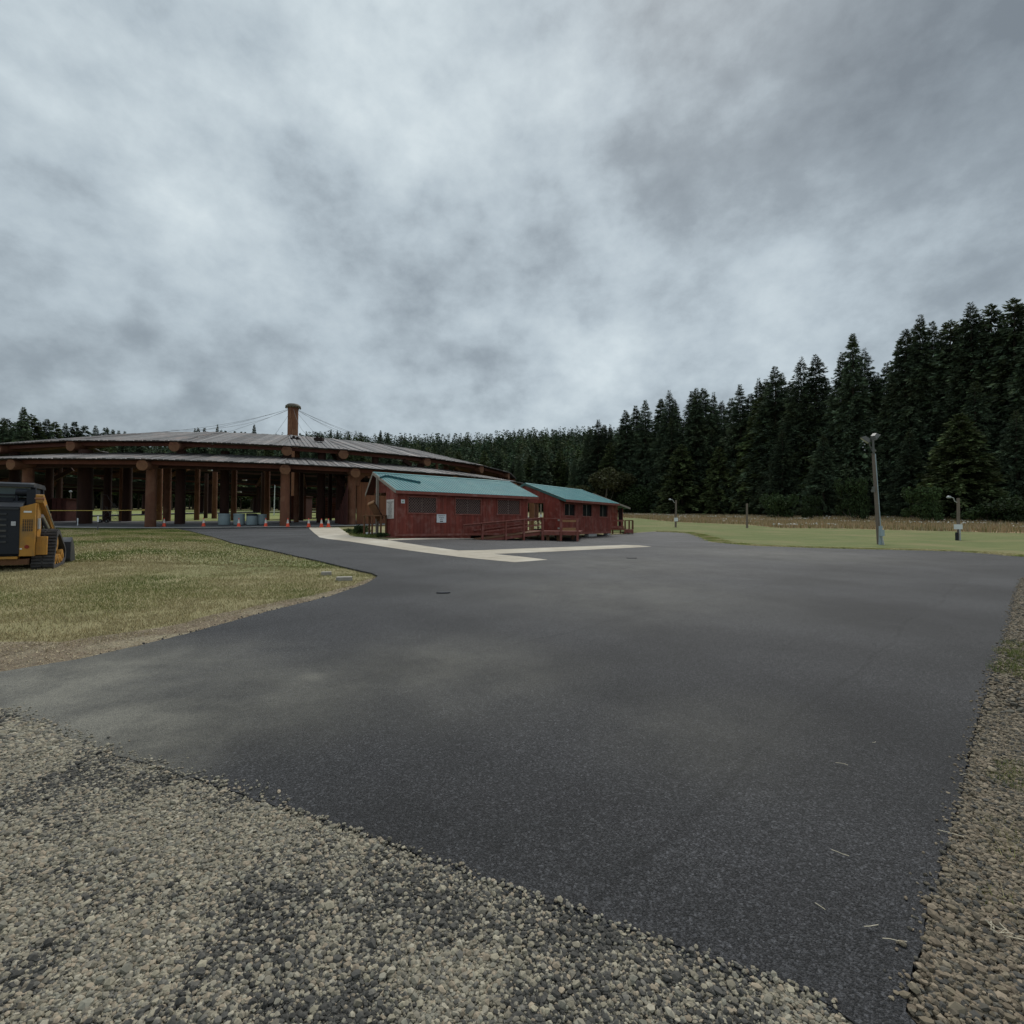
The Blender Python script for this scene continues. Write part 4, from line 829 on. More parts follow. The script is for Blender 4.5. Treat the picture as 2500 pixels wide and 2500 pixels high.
# slatted screen in the passage
scn = thing('plank_screen', 'tan vertical plank screen in the passage between the cabins', 'screen', tuple(P(1298, 1260, 37.5)))
m = MB(); xa, xb = P(1292, 1240, 37.3).x, P(1304, 1240, 37.3).x
for k in range(3): m.box(xa + (xb - xa) * k / 3, xa + (xb - xa) * (k + .93) / 3, 37.3, 37.35, dk, Pz(1298, 1228, 37.3))
part(m, 'planks', mat('screen_wood', (.27, .15, .065), (.2, .11, .05), scale=5, rough=.85, island=.2), scn)

# ---------------------------------------------------------------- cabin 2
F2 = Frame(3.92, 37.0, .589, .808)
c2 = thing('cabin', 'second red wooden cabin on blocks with teal roof and three plain windows', 'cabin', tuple(F2(4.5, 2, .45)))
L2 = 9.16; T2 = 3.6; B2 = 6.6; zE2, zR2 = 3.38, 4.68; zb2 = 3.45
def rz2(t): return (zE2 + (zR2 - zE2) * t / T2 if t < T2 else zR2 - (zR2 - zb2) * (t - T2) / (B2 - T2)) - .09
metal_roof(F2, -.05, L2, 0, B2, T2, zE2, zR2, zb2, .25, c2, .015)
m = MB(); m.box(-.05, L2, -.035, -.003, zE2 - .19, zE2 - .02, F2); part(m, 'fascia', 'red_trim', c2)
m = MB()
for s in (-.09, L2 + .003):
    m.hexa([F2(s, 0, zE2 - .2), F2(s + .035, 0, zE2 - .2), F2(s + .035, T2, zR2 - .17), F2(s, T2, zR2 - .17), F2(s, 0, zE2 + .01), F2(s + .035, 0, zE2 + .01), F2(s + .035, T2, zR2 + .02), F2(s, T2, zR2 + .02)])
    m.hexa([F2(s, T2, zR2 - .17), F2(s + .035, T2, zR2 - .17), F2(s + .035, B2, zb2 - .17), F2(s, B2, zb2 - .17), F2(s, T2, zR2 + .02), F2(s + .035, T2, zR2 + .02), F2(s + .035, B2, zb2 + .01), F2(s, B2, zb2 + .01)])
part(m, 'rake_board', 'teal_trim', c2)
W2 = .55
w2 = [window(F2, a, b, c, d, W2, c2, False) for a, b, c, d in ((1377.5, 1404, 1231, 1258.5), (1421.5, 1445, 1232, 1260), (1463, 1483, 1234, 1261.5))]
m = MB(); boards(m, F2, 0, 8.6, W2, W2 + .05, .97, 3.27, .13, w2); part(m, 'front_wall', 'red_board', c2)
m = MB(); m.box(-.02, 8.62, W2 - .03, W2 + .05, .80, .968, F2); m.box(0, .09, W2 - .02, W2 - .001, .97, 3.3, F2); m.box(8.53, 8.62, W2 - .02, W2 - .001, .97, 3.3, F2); m.box(5.0, 5.05, W2 - .02, W2 - .006, .97, 3.25, F2); part(m, 'trim', 'red_trim', c2)
G2 = lambda t, s, z: F2(s, t, z)
m = MB(); boards(m, G2, W2 + .052, 1.95, 0, .05, .82, lambda t: rz2(t) - .03, .3); boards(m, G2, 1.95, 6.3, 0, .05, 3.14, lambda t: rz2(t) - .03, .3); boards(m, G2, W2 + .052, 1.95, 8.55, 8.6, .82, lambda t: rz2(t) - .03, .3); boards(m, F2, .06, 8.54, 1.95, 2.0, .82, 3.8, .3); part(m, 'side_wall', 'red_board', c2)
m = MB(); m.box(.1, 8.5, W2 + .1, 1.94, .80, .84, F2); part(m, 'floor', 'brown_wood', c2)
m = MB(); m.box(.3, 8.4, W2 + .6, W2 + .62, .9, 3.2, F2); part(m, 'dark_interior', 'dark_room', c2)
for u0, u1, t in ((1438, 1457, .5), (1484, 1491, .5), (1366, 1372, .6), (1400, 1406, 3), (1460, 1466, 4)):
    s0, s1 = F2.s_at(u0, t), F2.s_at(u1, t); g = T(*F2(s0, t, 0).xy); m = MB(); m.box(s0, s1, t, t + .4, g - .1, .795, F2); part(m, 'support_block', 'block', c2)
m = MB(); q = F2.s_at(1352.6, W2); p = P(1353, 1247.5, 37.9); m.box(p.x - .1, p.x + .1, p.y - .12, p.y, p.z - .05, p.z + .05); part(m, 'vent', 'sign_white', c2)

# ---------------------------------------------------------------- cabin 3 (only its right side shows)
c3 = thing('cabin', 'third red cabin mostly hidden, its dark gable and roof edge showing at the right', 'cabin', (8, 51, .8))
Ya, Yb = 50.0, 56.0; xr, xm, xl = 11.56, 7.9, 4.3; zr_, zm_ = 3.2, 4.62
for a, b, za, zb in ((xr, xm, zr_, zm_), (xl, xm, zr_, zm_)):
    m = MB(); q = [(a, Ya, za), (a, Yb, za), (b, Yb, zb), (b, Ya, zb)]; m.hexa([Vector(p) - Vector((0, 0, .06)) for p in q] + [Vector(p) for p in q]); part(m, 'roof_slope', 'teal_metal', c3)
    m = MB(); m.hexa([(a, Ya - .04, za - .16), (b, Ya - .04, zb - .16), (b, Ya - .003, zb - .16), (a, Ya - .003, za - .16), (a, Ya - .04, za + .02), (b, Ya - .04, zb + .02), (b, Ya - .003, zb + .02), (a, Ya - .003, za + .02)]); part(m, 'rake_board', 'grey_wood' if a == xr else 'teal_trim', c3)
F3_ = lambda s, t, z: Vector((s, Ya + .8 + t, z))
m = MB(); boards(m, F3_, 4.9, 10.5, 0, .05, 1.0, lambda x: (zr_ + (xr - x) * .388 if x > xm else zr_ + (x - xl) * .394) - .12, .2); boards(m, lambda t, s, z: F3_(s, t, z), .05, 4.4, 10.45, 10.5, 1.0, 3.3, .2); part(m, 'wall', 'red_board', c3)
m = MB(); m.box(10.55, 10.95, Ya + .75, Ya + .8, 1.3, 3.2); part(m, 'dark_recess', 'dark_room', c3)  # near-black panel painted in place of the shaded recess by the porch
m = MB(); m.box(10.95, 11.0, Ya + .7, Ya + .8, .9, 3.25); part(m, 'porch_post', 'red_trim', c3)
m = MB(); m.box(5, 10.5, Ya + .9, Ya + 5, .9, .98); part(m, 'floor', 'brown_wood', c3)
# small decks at the right end
d3 = thing('deck', 'small red wooden deck with bench rails at the far right end of the cabins', 'deck', tuple(base(1510, 46)))
def bx(m, u0, u1, v0, v1, Y, dep): 
    a = P(u0, v0, Y); b = P(u1, v1, Y); m.box(a.x, b.x, Y, Y + dep, b.z, a.z)
for nm, u0, u1, v0, v1, Y, dep, mt_ in [('rail', 1492, 1523, 1269, 1273, 45.6, .08, 'red_trim'), ('seat', 1491.5, 1523, 1284, 1289, 45.4, .6, 'red_trim'), ('rim_board', 1491.5, 1524, 1289.5, 1293.5, 45.45, .08, 'red_board'),
                                    ('deck_floor', 1524.5, 1546, 1292, 1293.5, 45.4, 2.2, 'red_trim'), ('rim_board', 1524.5, 1546.5, 1293.6, 1301, 45.35, .08, 'red_trim'),
                                    ('rail', 1525, 1546, 1269.5, 1271.5, 45.4, .09, 'brown_wood'), ('rail', 1525, 1546, 1269.5, 1271.5, 47.4, .09, 'brown_wood')]:
    m = MB(); bx(m, u0, u1, v0, v1, Y, dep); part(m, nm, mt_, d3)
for u, w, v0, Y, mt_ in [(1526.5, 1.6, 1271.6, 45.42, 'brown_wood'), (1536.5, 1.6, 1271.6, 45.42, 'brown_wood'), (1545, 2.0, 1271.6, 45.42, 'brown_wood'), (1493.5, 1.6, 1273.1, 45.62, 'red_trim'), (1519, 2.4, 1273.1, 45.62, 'red_trim'), (1526, 1.8, 1301.1, 45.4, 'red_trim'), (1534.5, 1.2, 1301.1, 45.4, 'red_trim'), (1544.5, 1.5, 1301.1, 45.4, 'red_trim'), (1496, 1.6, 1293.6, 45.8, 'brown_wood'), (1515, 1.2, 1293.6, 46, 'brown_wood')]:
    a = P(u - w, v0, Y); b = P(u + w, v0, Y); g = T(a.x, Y) - .1; zz = a.z; lo_ = Pz(u, 1291.9, Y) if v0 < 1272 else (Pz(u, 1283.9, Y) if v0 < 1280 else g); m = MB(); m.box(a.x, b.x, Y, Y + .12, lo_, zz); part(m, 'post', mt_, d3)
# ================================================================== TRACK LOADER
mat('loader_yellow', (.44, .215, .035), (.38, .18, .03), scale=3, rough=.5, c3=(.26, .15, .05), s3=3)
mat('loader_black', (.010, .013, .021), (.016, .018, .025), scale=2, rough=.5, spec=.3)
mat('loader_grey', (.035, .038, .046), (.026, .028, .034), scale=3, rough=.5, c3=(.11, .10, .09), s3=2)
mat('rubber', (.035, .033, .036), (.055, .05, .048), scale=5, rough=.9, bump=.3)
mat('cab_glass', (.10, .15, .15), (.07, .11, .12), rough=.15, scale=1)
mat('chrome', (.5, .5, .52), rough=.3, metal=.8)
mat('lamp_grey', (.45, .46, .47), rough=.3)
mat('reflector_red', (.25, .02, .01), rough=.3)
LG = P(130, 1388, 12.5); LGZ = T(LG.x, 12.5); beta = R_(33.6)
LF = (-math.sin(beta), math.cos(beta)); LR = (math.cos(beta), math.sin(beta))
def FL(r, f, z): return Vector((LG.x + LR[0] * r + LF[0] * f, 12.5 + LR[1] * r + LF[1] * f, LGZ + z))    # r right (<=0), f forward, z up
ld = thing('track_loader', 'yellow and black compact track loader parked on the lawn, seen from behind', 'loader', tuple(FL(-1, 1.2, 0)))
def rprism(poly, r0, r1): m = MB(); m.prism(poly, r0, r1, lambda f, r, z: FL(r, f, z)); return m
WD = 1.96
track = [(.03, .10), (.12, 0), (1.38, 0), (1.72, .14), (1.80, .34), (1.62, .50), (.86, .90), (.62, .96), (.44, .88)]
for r0, r1 in ((-.42, 0), (-WD, -WD + .42)):
    # belt: outline ring with an inner hollow
    n = len(track); cx0 = sum(p[0] for p in track) / n; cz0 = sum(p[1] for p in track) / n
    inner = [(cx0 + (f - cx0) * .87, cz0 + (z - cz0) * .80) for f, z in track]
    m = MB(); vs = [FL(r0, *p) for p in track] + [FL(r1, *p) for p in track] + [FL(r0, *p) for p in inner] + [FL(r1, *p) for p in inner]; fs = []
    for i in range(n):
        j = (i + 1) % n; fs += [(i, j, n + j, n + i), (2 * n + i, 3 * n + i, 3 * n + j, 2 * n + j), (n + i, n + j, 3 * n + j, 3 * n + i), (i, 2 * n + i, 2 * n + j, j)]
    m.add(vs, fs)
    for i in range(n):      # lugs
        a = Vector(track[i]); b = Vector(track[(i + 1) % n]); d = (b - a); k = max(1, round(d.length / .085)); nn = Vector((d.y, -d.x)).normalized()
        for q in range(k):
            c = a + d * ((q + .5) / k); p = [c - d.normalized() * .022, c + d.normalized() * .022]
            e1, e2, e3, e4 = p[0], p[1], p[1] + nn * .028, p[0] + nn * .028
            for ra, rb in ((r0 + .005, r0 + .19), (r0 + .215, r1 - .005)): m.hexa([FL(ra, *e1), FL(rb, *e1), FL(rb, *e2), FL(ra, *e2), FL(ra, *e4), FL(rb, *e4), FL(rb, *e3), FL(ra, *e3)])
    tr = part(m, 'track', 'rubber', ld)
    m = MB(); inn = [(cx0 + (f - cx0) * .84, cz0 + (z - cz0) * .76) for f, z in track]; m.prism(inn, r0 + .06, r1 - .14, lambda f, r, z: FL(r, f, z)); part(m, 'track_frame', 'loader_black', tr)
    side = r1 if r0 > -1 else r0; sg_ = 1 if r0 > -1 else -1
    for f, z, rad, nm in ((.60, .62, .20, 'sprocket'), (.42, .24, .16, 'roller'), (.78, .20, .12, 'roller'), (1.08, .20, .12, 'roller'), (1.42, .26, .17, 'roller')):
        m = MB(); m.tube(FL(side - sg_ * .13, f, z), FL(side - sg_ * .03, f, z), rad, rad, 16); m.tube(FL(side - sg_ * .03, f, z), FL(side - sg_ * .012, f, z), rad * .45, rad * .45, 12)
        if nm == 'sprocket':
            for k in range(12):
                a = k * math.pi / 6; m.box(-.02, .02, -.02, .02, -.03, .03, lambda x, y, zz, a=a: FL(side - sg_ * .08 + x, f + math.cos(a) * (rad + .01) + y, z + math.sin(a) * (rad + .01) + zz))
        part(m, nm, 'loader_yellow', tr)
# rear: black engine door between two yellow posts
def fbox(r0, r1, f0, f1, z0, z1): m = MB(); m.box(r0, r1, f0, f1, z0, z1, FL); return m
xc = -WD / 2
dr0, dr1 = -1.36, -.60
m = fbox(dr0, dr1, -.14, -.02, .40, 1.50); door = part(m, 'engine_door', 'loader_black', ld)
m = MB()
for k in range(6):
    z = .66 + k * .13; m.box(dr0 + .1, dr1 - .22, -.165, -.141, z, z + .045, FL)
m.box(dr0 + .02, dr1 - .02, -.16, -.141, 1.44, 1.485, FL); part(m, 'louvre', 'loader_grey', door)
m = MB(); m.box(dr1 - .14, dr1 - .06, -.165, -.141, 1.06, 1.16, FL); m.tube(FL(dr1 - .1, -.18, 1.12), FL(dr1 - .1, -.141, 1.12), .018); part(m, 'latch', 'chrome', door)
for sg_, a, b in ((1, -.598, -.33), (-1, -WD + .33, -WD + .598)):
    m = MB(); m.prism([(a, .34), (b, .34), (b, 1.60), (a, 1.50)] if sg_ > 0 else [(a, .34), (b, .34), (b, 1.50), (a, 1.60)], -.12, .0, lambda r, f, z: FL(r, f, z)); pst = part(m, 'rear_post', 'loader_yellow', ld)
    m = MB(); rr0 = (a + b) / 2 - .085
    for i in range(5):
        for j in range(8): m.box(rr0 + i * .038, rr0 + i * .038 + .026, -.124, -.121, .93 + j * .036, .93 + j * .036 + .024, FL)
    part(m, 'air_grille', 'loader_black', pst)
    m = MB(); m.tube(FL((a + b) / 2 + .0, -.128, .56), FL((a + b) / 2, -.121, .56), .045, .045, 14); part(m, 'reflector', 'reflector_red', pst)
    m = MB(); m.box((a + b) / 2 - .07, (a + b) / 2 + .07, -.126, -.121, 1.37, 1.41, FL); m.box(a + .01, a + .05, -.126, -.121, .5, .53, FL); part(m, 'sticker', 'sign_white', pst)
    # side plate behind the post with a tail lamp and the bolted bracket
    s_ = b if sg_ > 0 else a; o_ = s_ + .02 * sg_
    m = MB(); m.prism([(.002, .66), (.36, .66), (.46, 1.0), (.40, 1.45), (.2, 1.60), (.002, 1.60)], min(s_ - .04 * sg_, o_), max(s_ - .04 * sg_, o_), lambda f, r, z: FL(r, f, z)); sp_ = part(m, 'side_plate', 'loader_yellow', ld)
    m = MB(); m.box(min(o_, o_ + .035 * sg_), max(o_, o_ + .035 * sg_), .03, .16, .98, 1.24, FL); part(m, 'tail_lamp', 'lamp_grey', sp_)
    m = MB(); m.prism([(.002, .36), (.10, .36), (.14, .80), (.002, .80)], min(s_ + .003 * sg_, s_ + .2 * sg_), max(s_ + .003 * sg_, s_ + .2 * sg_), lambda f, r, z: FL(r, f, z)); m.box(min(s_ + .08 * sg_, s_ + .1 * sg_), max(s_ + .08 * sg_, s_ + .1 * sg_), -.012, -.001, .36, .80, FL); part(m, 'bracket', 'loader_yellow', ld)
m = fbox(-WD + .62, -.62, -.16, .1, .28, .335); part(m, 'bumper', 'loader_yellow', ld)
m = MB(); m.prism([(-.10, .14), (1.7, .10), (1.7, .27), (-.10, .27)], -WD + .45, -.45, lambda f, r, z: FL(r, f, z)); part(m, 'belly_pan', 'brown_wood', ld)
m = MB(); m.prism([(.03, .34), (1.5, .34), (1.5, .8), (.9, 1.45), (.03, 1.45)], -WD + .44, -.44, lambda f, r, z: FL(r, f, z)); part(m, 'body', 'loader_black', ld)
m = MB(); m.prism([(-.12, 1.505), (.02, 1.60), (.50, 1.74), (.60, 1.74), (.60, 1.505)], -1.42, -.56, lambda f, r, z: FL(r, f, z)); hd = part(m, 'hood', 'loader_grey', ld)
m = MB()
for k in range(5): f = .06 + k * .075; m.box(-1.34, -.78, f, f + .03, 1.615 + (f - .02) * .29, 1.635 + (f - .02) * .29, FL)
part(m, 'hood_grille', 'loader_black', hd)
# cab
m = MB()
for r in (-1.5, -.46): m.prism([(.32, 1.46), (.50, 1.46), (.50, 2.0), (.36, 2.0)], r - .045, r + .045, lambda f, r_, z: FL(r_, f, z)); m.prism([(1.3, .85), (1.42, .85), (1.42, 2.0), (1.3, 2.0)], r - .04, r + .04, lambda f, r_, z: FL(r_, f, z)); m.prism([(.5, .9), (1.3, .9), (1.3, 1.3), (.5, 1.46)], r - .03, r + .03, lambda f, r_, z: FL(r_, f, z))
m.box(-1.45, -.50, .33, .40, 1.78, 1.82, FL)
cabm = part(m, 'cab_frame', 'loader_black', ld)
m = MB(); m.prism([(.20, 1.99), (1.6, 1.99), (1.6, 2.05), (1.4, 2.10), (.28, 2.10), (.20, 2.06)], -1.52, -.42, lambda f, r, z: FL(r, f, z)); part(m, 'cab_roof', 'loader_grey', cabm)
m = MB(); m.box(-1.45, -.51, .44, .45, 1.74, 1.98, FL); part(m, 'rear_window', 'cab_glass', cabm)
m = MB(); m.box(-.478, -.468, .52, 1.28, 1.46, 1.98, FL); m.box(-1.49, -1.48, .52, 1.28, 1.46, 1.98, FL); part(m, 'side_screen', 'loader_black', cabm)
m = MB(); m.tube(FL(-.74, .22, 1.86), FL(-.52, .22, 1.86), .085, .085, 14); m.tube(FL(-.72, .22, 1.65), FL(-.72, .22, 1.8), .03); part(m, 'air_cleaner', 'loader_black', ld)
m = MB(); m.path([FL(-.50, .18, 1.90), FL(-.47, .14, 1.80), FL(-.47, .13, 1.66), FL(-.50, .16, 1.56)], .022, 8); part(m, 'hose', 'grey_wood', ld)
m = MB(); m.box(-.53, -.37, .10, .60, 1.50, 1.93, FL); part(m, 'arm_tower', 'loader_black', ld)
# lift arms, cylinders, bucket
for r in (-.30, -WD + .30):
    m = MB(); m.prism([(.12, 1.62), (.10, 1.80), (.22, 1.82), (1.75, .93), (2.08, .62), (2.20, .40), (2.08, .36), (1.94, .58), (1.62, .80), (.34, 1.52)], r - .07, r + .07, lambda f, r_, z: FL(r_, f, z)); am = part(m, 'lift_arm', 'loader_yellow', ld)
    m = MB(); m.tube(FL(r, .38, 1.30), FL(r, 1.15, 1.0), .05); m.tube(FL(r, 1.15, 1.0), FL(r, 1.5, .87), .03); m.tube(FL(r + .09, .35, 1.55), FL(r + .09, 1.5, .99), .014); m.tube(FL(r + .075, .5, 1.58), FL(r + .075, 1.75, .92), .012); part(m, 'cylinder', 'chrome', am)
    m = MB()
    for f, z in ((.14, 1.72), (1.0, 1.32), (1.8, .86), (2.1, .46)): m.tube(FL(r - .085, f, z), FL(r + .085, f, z), .045, .045, 12)
    part(m, 'pivot_pin', 'rust_cable', am)
m = MB(); bk_ = [(2.12, .05), (2.95, .02), (3.0, .06), (2.20, .12), (2.16, .55), (2.42, .66), (2.40, .72), (2.10, .60), (2.06, .14)]
m.prism(bk_, -WD - .03, .05, lambda f, r, z: FL(r, f, z))
for r in (-WD - .03, .03): m.prism([(2.12, .05), (2.95, .02), (2.72, .45), (2.42, .68), (2.12, .60)], r, r + .025, lambda f, r_, z: FL(r_, f, z))
part(m, 'bucket', 'loader_grey', ld)

# ================================================================== CONES, BARRELS
mat('cone_orange', (.9, .11, .05), (.85, .095, .04), scale=3, rough=.6)
mat('cone_white', (.75, .68, .62), rough=.5)
def make_cone():
    t = thing('traffic_cone', '', 'cone', (0, 0, 0), 'orange cones lined up in front of the arbor')
    m = MB(); m.box(-.19, .19, -.19, .19, 0, .035); part(m, 'base', 'cone_orange', t)
    m = MB(); m.lathe([(.145, .035), (.10, .30)], n=16); m.lathe([(.046, .61), (.030, .71), (.02, .71)], n=16); part(m, 'body', 'cone_orange', t)
    m = MB(); m.lathe([(.10, .30), (.046, .61)], n=16); part(m, 'reflective_sleeve', 'cone_white', t); return t
cone0 = make_cone()
cl = [(400.5, 'leftmost orange cone, on the kerb near the left lawn tip'), (497, 'second orange cone from the left, left of the grey barrels'), (583, 'orange cone standing in front of the second grey barrel'), (648.6, 'orange cone at the right end of the grey barrels'),
      (702.4, 'orange cone in front of the big central arbor post'), (753.5, 'orange cone at the left corner of the pale walkway'), (784.6, 'left cone of the close pair before the plank wall'), (801.7, 'rightmost orange cone, nearest the plank wall')]
for i, (u, t) in enumerate(cl):
    Y = 46.9 + .25 * (i % 2); b_ = base(u, Y); c = cone0 if i == 0 else copy_tree(cone0, (0, 0, 0)); c.location = (b_.x, b_.y, b_.z + .04); c.rotation_euler = (0, 0, random.uniform(0, 1.5)); c['label'] = t; c.scale = (1.1, 1.1, 1.12)
mat('barrel_grey', (.27, .34, .35), (.23, .29, .31), scale=2, rough=.55)
for u, w, Y, lid, t in [(547, 26.5, 49.3, 'barrel_grey', 'leftmost pale grey barrel with grey lid under the arbor'), (583.5, 25, 49.5, 'barrel_grey', 'pale grey barrel behind an orange cone, second from the left'), (614.5, 24, 49.6, 'loader_black', 'pale grey barrel with a black lid'), (637.5, 23, 50.4, 'barrel_grey', 'greenish grey barrel at the right end, partly behind the black-lidded one')]:
    b_ = base(u, Y); r = w / 2 / FPX * Y; h = Pz(u, 1254.5 if Y < 50 else 1256, Y) - b_.z
    t_ = thing('barrel', t, 'barrel', (b_.x, b_.y, b_.z + .03), 'grey barrels under the arbor edge')
    m = MB(); m.lathe([(r * .93, 0), (r * .93, .07)], t_.location, 24); part(m, 'foot_ring', 'loader_black', t_)
    m = MB(); m.lathe([(r * .97, .07), (r, .12), (r, h - .24), (r * .98, h - .22)], t_.location, 28); part(m, 'drum', 'barrel_grey', t_)
    m = MB(); m.lathe([(r * 1.03, h - .215), (r * 1.03, h - .05), (r * .98, h - .01), (r * .6, h)], t_.location, 28); part(m, 'lid', lid, t_)

# ================================================================== LIGHT POLE AND POSTS
mat('pole_wood', (.22, .175, .14), (.15, .12, .10), scale=5, rough=.9, stretch=(3, 3, .2), bump=.4)
mat('conduit', (.33, .40, .44), (.28, .34, .38), scale=2, rough=.5)
mat('lamp_housing', (.13, .125, .115), (.10, .10, .09), rough=.5)
Yp = 32.0; b_ = base(2151, Yp); b_.x = P(2147, 1330, Yp).x
lp = thing('light_pole', 'leaning grey wooden light pole with two floodlights at the asphalt edge', 'pole', tuple(b_)); top_ = P(2130, 1080, Yp)
m = MB(); j = P(2132, 1106, Yp); m.tube(b_ - Vector((0, 0, .2)), j, .125, .085, 14); part(m, 'pole', 'pole_wood', lp)
m = MB(); m.tube(P(2133, 1108, Yp - .1), P(2131, 1074, Yp - .1), .06, .06, 10); m.box(*[f(x) for x, f in ()], ) if False else m.tube(P(2134, 1103, Yp - .12), P(2134, 1098, Yp - .12), .11, .11, 10); part(m, 'tenon', 'lamp_housing', lp)
m = MB(); m.tube(P(2137, 1108, Yp - .2), P(2153, 1325, Yp - .26), .025, .025, 8); part(m, 'conduit', 'conduit', lp)
m = MB(); m.beam(P(2118, 1079, Yp), P(2136, 1075, Yp), .06, .06); m.tube(P(2121, 1080, Yp), P(2128, 1100, Yp), .03); part(m, 'bracket', 'lamp_housing', lp)
def flood(pc, yaw, tilt, nm='floodlight'):
    M_ = Matrix.Translation(pc) @ Matrix.Rotation(yaw, 4, 'Z') @ Matrix.Rotation(tilt, 4, 'X'); F_ = lambda x, y, z: M_ @ Vector((x, y, z))
    m = MB(); lo_ = [(-.19, -.27), (.19, -.27), (.19, .27), (-.19, .27)]; m.hexa([F_(a, b, -.06) for a, b in lo_] + [F_(a * .6, b * .55, .16) for a, b in lo_]); m.box(-.21, .21, -.29, .29, -.09, -.06, F_); f = part(m, nm, 'lamp_housing', lp)
    m = MB(); m.box(-.18, .18, -.25, .25, -.10, -.091, F_); part(m, 'lens', 'lamp_grey', f)
flood(P(2135, 1066, Yp), R_(-60), R_(38)); flood(P(2113, 1073, Yp + .1), R_(65), R_(42))
for u, v, s in ((2132.5, 1191, .07), (2131.5, 1198, .09)): p = P(u, v, Yp - .16); m = MB(); m.box(p.x - s, p.x + s, p.y - .05, p.y + .05, p.z - s, p.z + s); part(m, 'junction_box', 'lamp_housing', lp)
m = MB()
for k in range(4): p = P(2107 + (k % 2) * 4, 1078 + k * 7, Yp + .1); m.lathe([(.0, -.05), (.05, 0), (0, .05)], p, 8)
part(m, 'insulator', 'lamp_grey', lp)
sv_ = thing('service_riser', 'pale blue-grey electrical riser pipe beside the light pole', 'pipe', tuple(base(2150.5, Yp - .6))); g = sv_.location.z; q = P(2149.5, 1300, Yp - .6)
m = MB(); m.tube((q.x, q.y, g), P(2150, 1284, Yp - .6), .10, .10, 12); part(m, 'pipe', 'conduit', sv_)
q2 = P(2152.5, 1302, Yp - .75); m = MB(); m.box(q2.x - .12, q2.x + .12, q2.y - .08, q2.y + .08, q2.z - .18, q2.z + .22); part(m, 'meter_box', 'conduit', sv_)
m = MB(); m.tube(P(2152, 1305, Yp - .75), tuple(base(2158, Yp - .8)), .04, .04, 8); part(m, 'guard', 'lamp_grey', sv_)
def lamp_post(u, Y, vtop, lab, w, lamp=True, box=None, ubot=None, side=-1):
    b_ = base(ubot or u, Y); tp = P(u, vtop, Y); t = thing('field_post', lab, 'post', tuple(b_)); m = MB(); m.tube(b_ - Vector((0, 0, .1)), tp, w, w * .85, 10); part(m, 'post', 'pole_wood', t)
    if lamp:
        m = MB(); m.path([tp - Vector((0, 0, .35)), tp + Vector((side * .25, 0, -.25)), tp + Vector((side * .35, 0, .0)), tp + Vector((side * .55, 0, .08))], .03, 8); part(m, 'lamp_arm', 'lamp_grey', t)
        m = MB(); m.lathe([(.11, -.06), (.15, 0), (.12, .07), (.04, .11)], tp + Vector((side * .68, 0, .05)), 14); part(m, 'lamp', 'lamp_grey', t)
    if box:
        v0, v1, du, wb, mt_ = box; p0 = P(u + du, v1, Y - w - .08); p1 = P(u + du, v0, Y - w - .08); m = MB(); m.box(p0.x - wb, p0.x + wb, p0.y - .06, p0.y + .06, p0.z, p1.z); part(m, 'panel_box', mt_, t)
    return t
t = lamp_post(2339.5, 37, 1216, 'short dark post with a lamp arm and white electrical box at the far right', .11, True, (1280, 1292, 0, .27, 'sign_white'), 2340)
m = MB(); p = P(2343.5, 1292, 36.7); g = base(2343.5, 36.7); m.tube((p.x, p.y, g.z), p, .05, .05, 10); part(m, 'conduit', 'lamp_grey', t); m = MB(); q = P(2338, 1310, 36.75); m.box(q.x - .14, q.x + .02, q.y - .05, q.y + .05, base(2338, 36.7).z, Pz(2338, 1300, 36.7)); part(m, 'lower_box', 'loader_black', t)
lamp_post(1650.5, 57, 1221, 'slim post with a lamp head and a white box in the mown field', .11, True, (1264, 1273, 0, .2, 'sign_white'), 1649.5)
lamp_post(1823.5, 60, 1229, 'plain dark wooden post in the mown field near the dry grass', .12, False, None, 1824)
lamp_post(1320.5, 62, 1218, 'thin pole seen through the gap between the first two cabins', .09, False, (1256, 1262, 0, .14, 'sign_white'), 1320.5)
t = lamp_post(173, 95, 1200, 'lamp post with a globe and white box seen under the arbor roof', .10, False, (1226, 1238, 0, .4, 'sign_white'))
m = MB(); m.lathe([(0, -.25), (.22, -.1), (.25, .05), (0, .28)], P(172.5, 1200, 95), 14); part(m, 'lamp', 'lamp_grey', t)
b_ = base(669, 84); fpole = thing('flagpole', 'thin white flagpole standing in the arena grass', 'pole', tuple(b_)); m = MB(); m.tube(b_, P(671, 1186, 84), .09, .05, 10); part(m, 'shaft', 'sign_white', fpole); m = MB(); m.lathe([(0, -.1), (.11, 0), (0, .1)], P(671, 1185, 84), 10); part(m, 'finial', 'chrome', fpole)

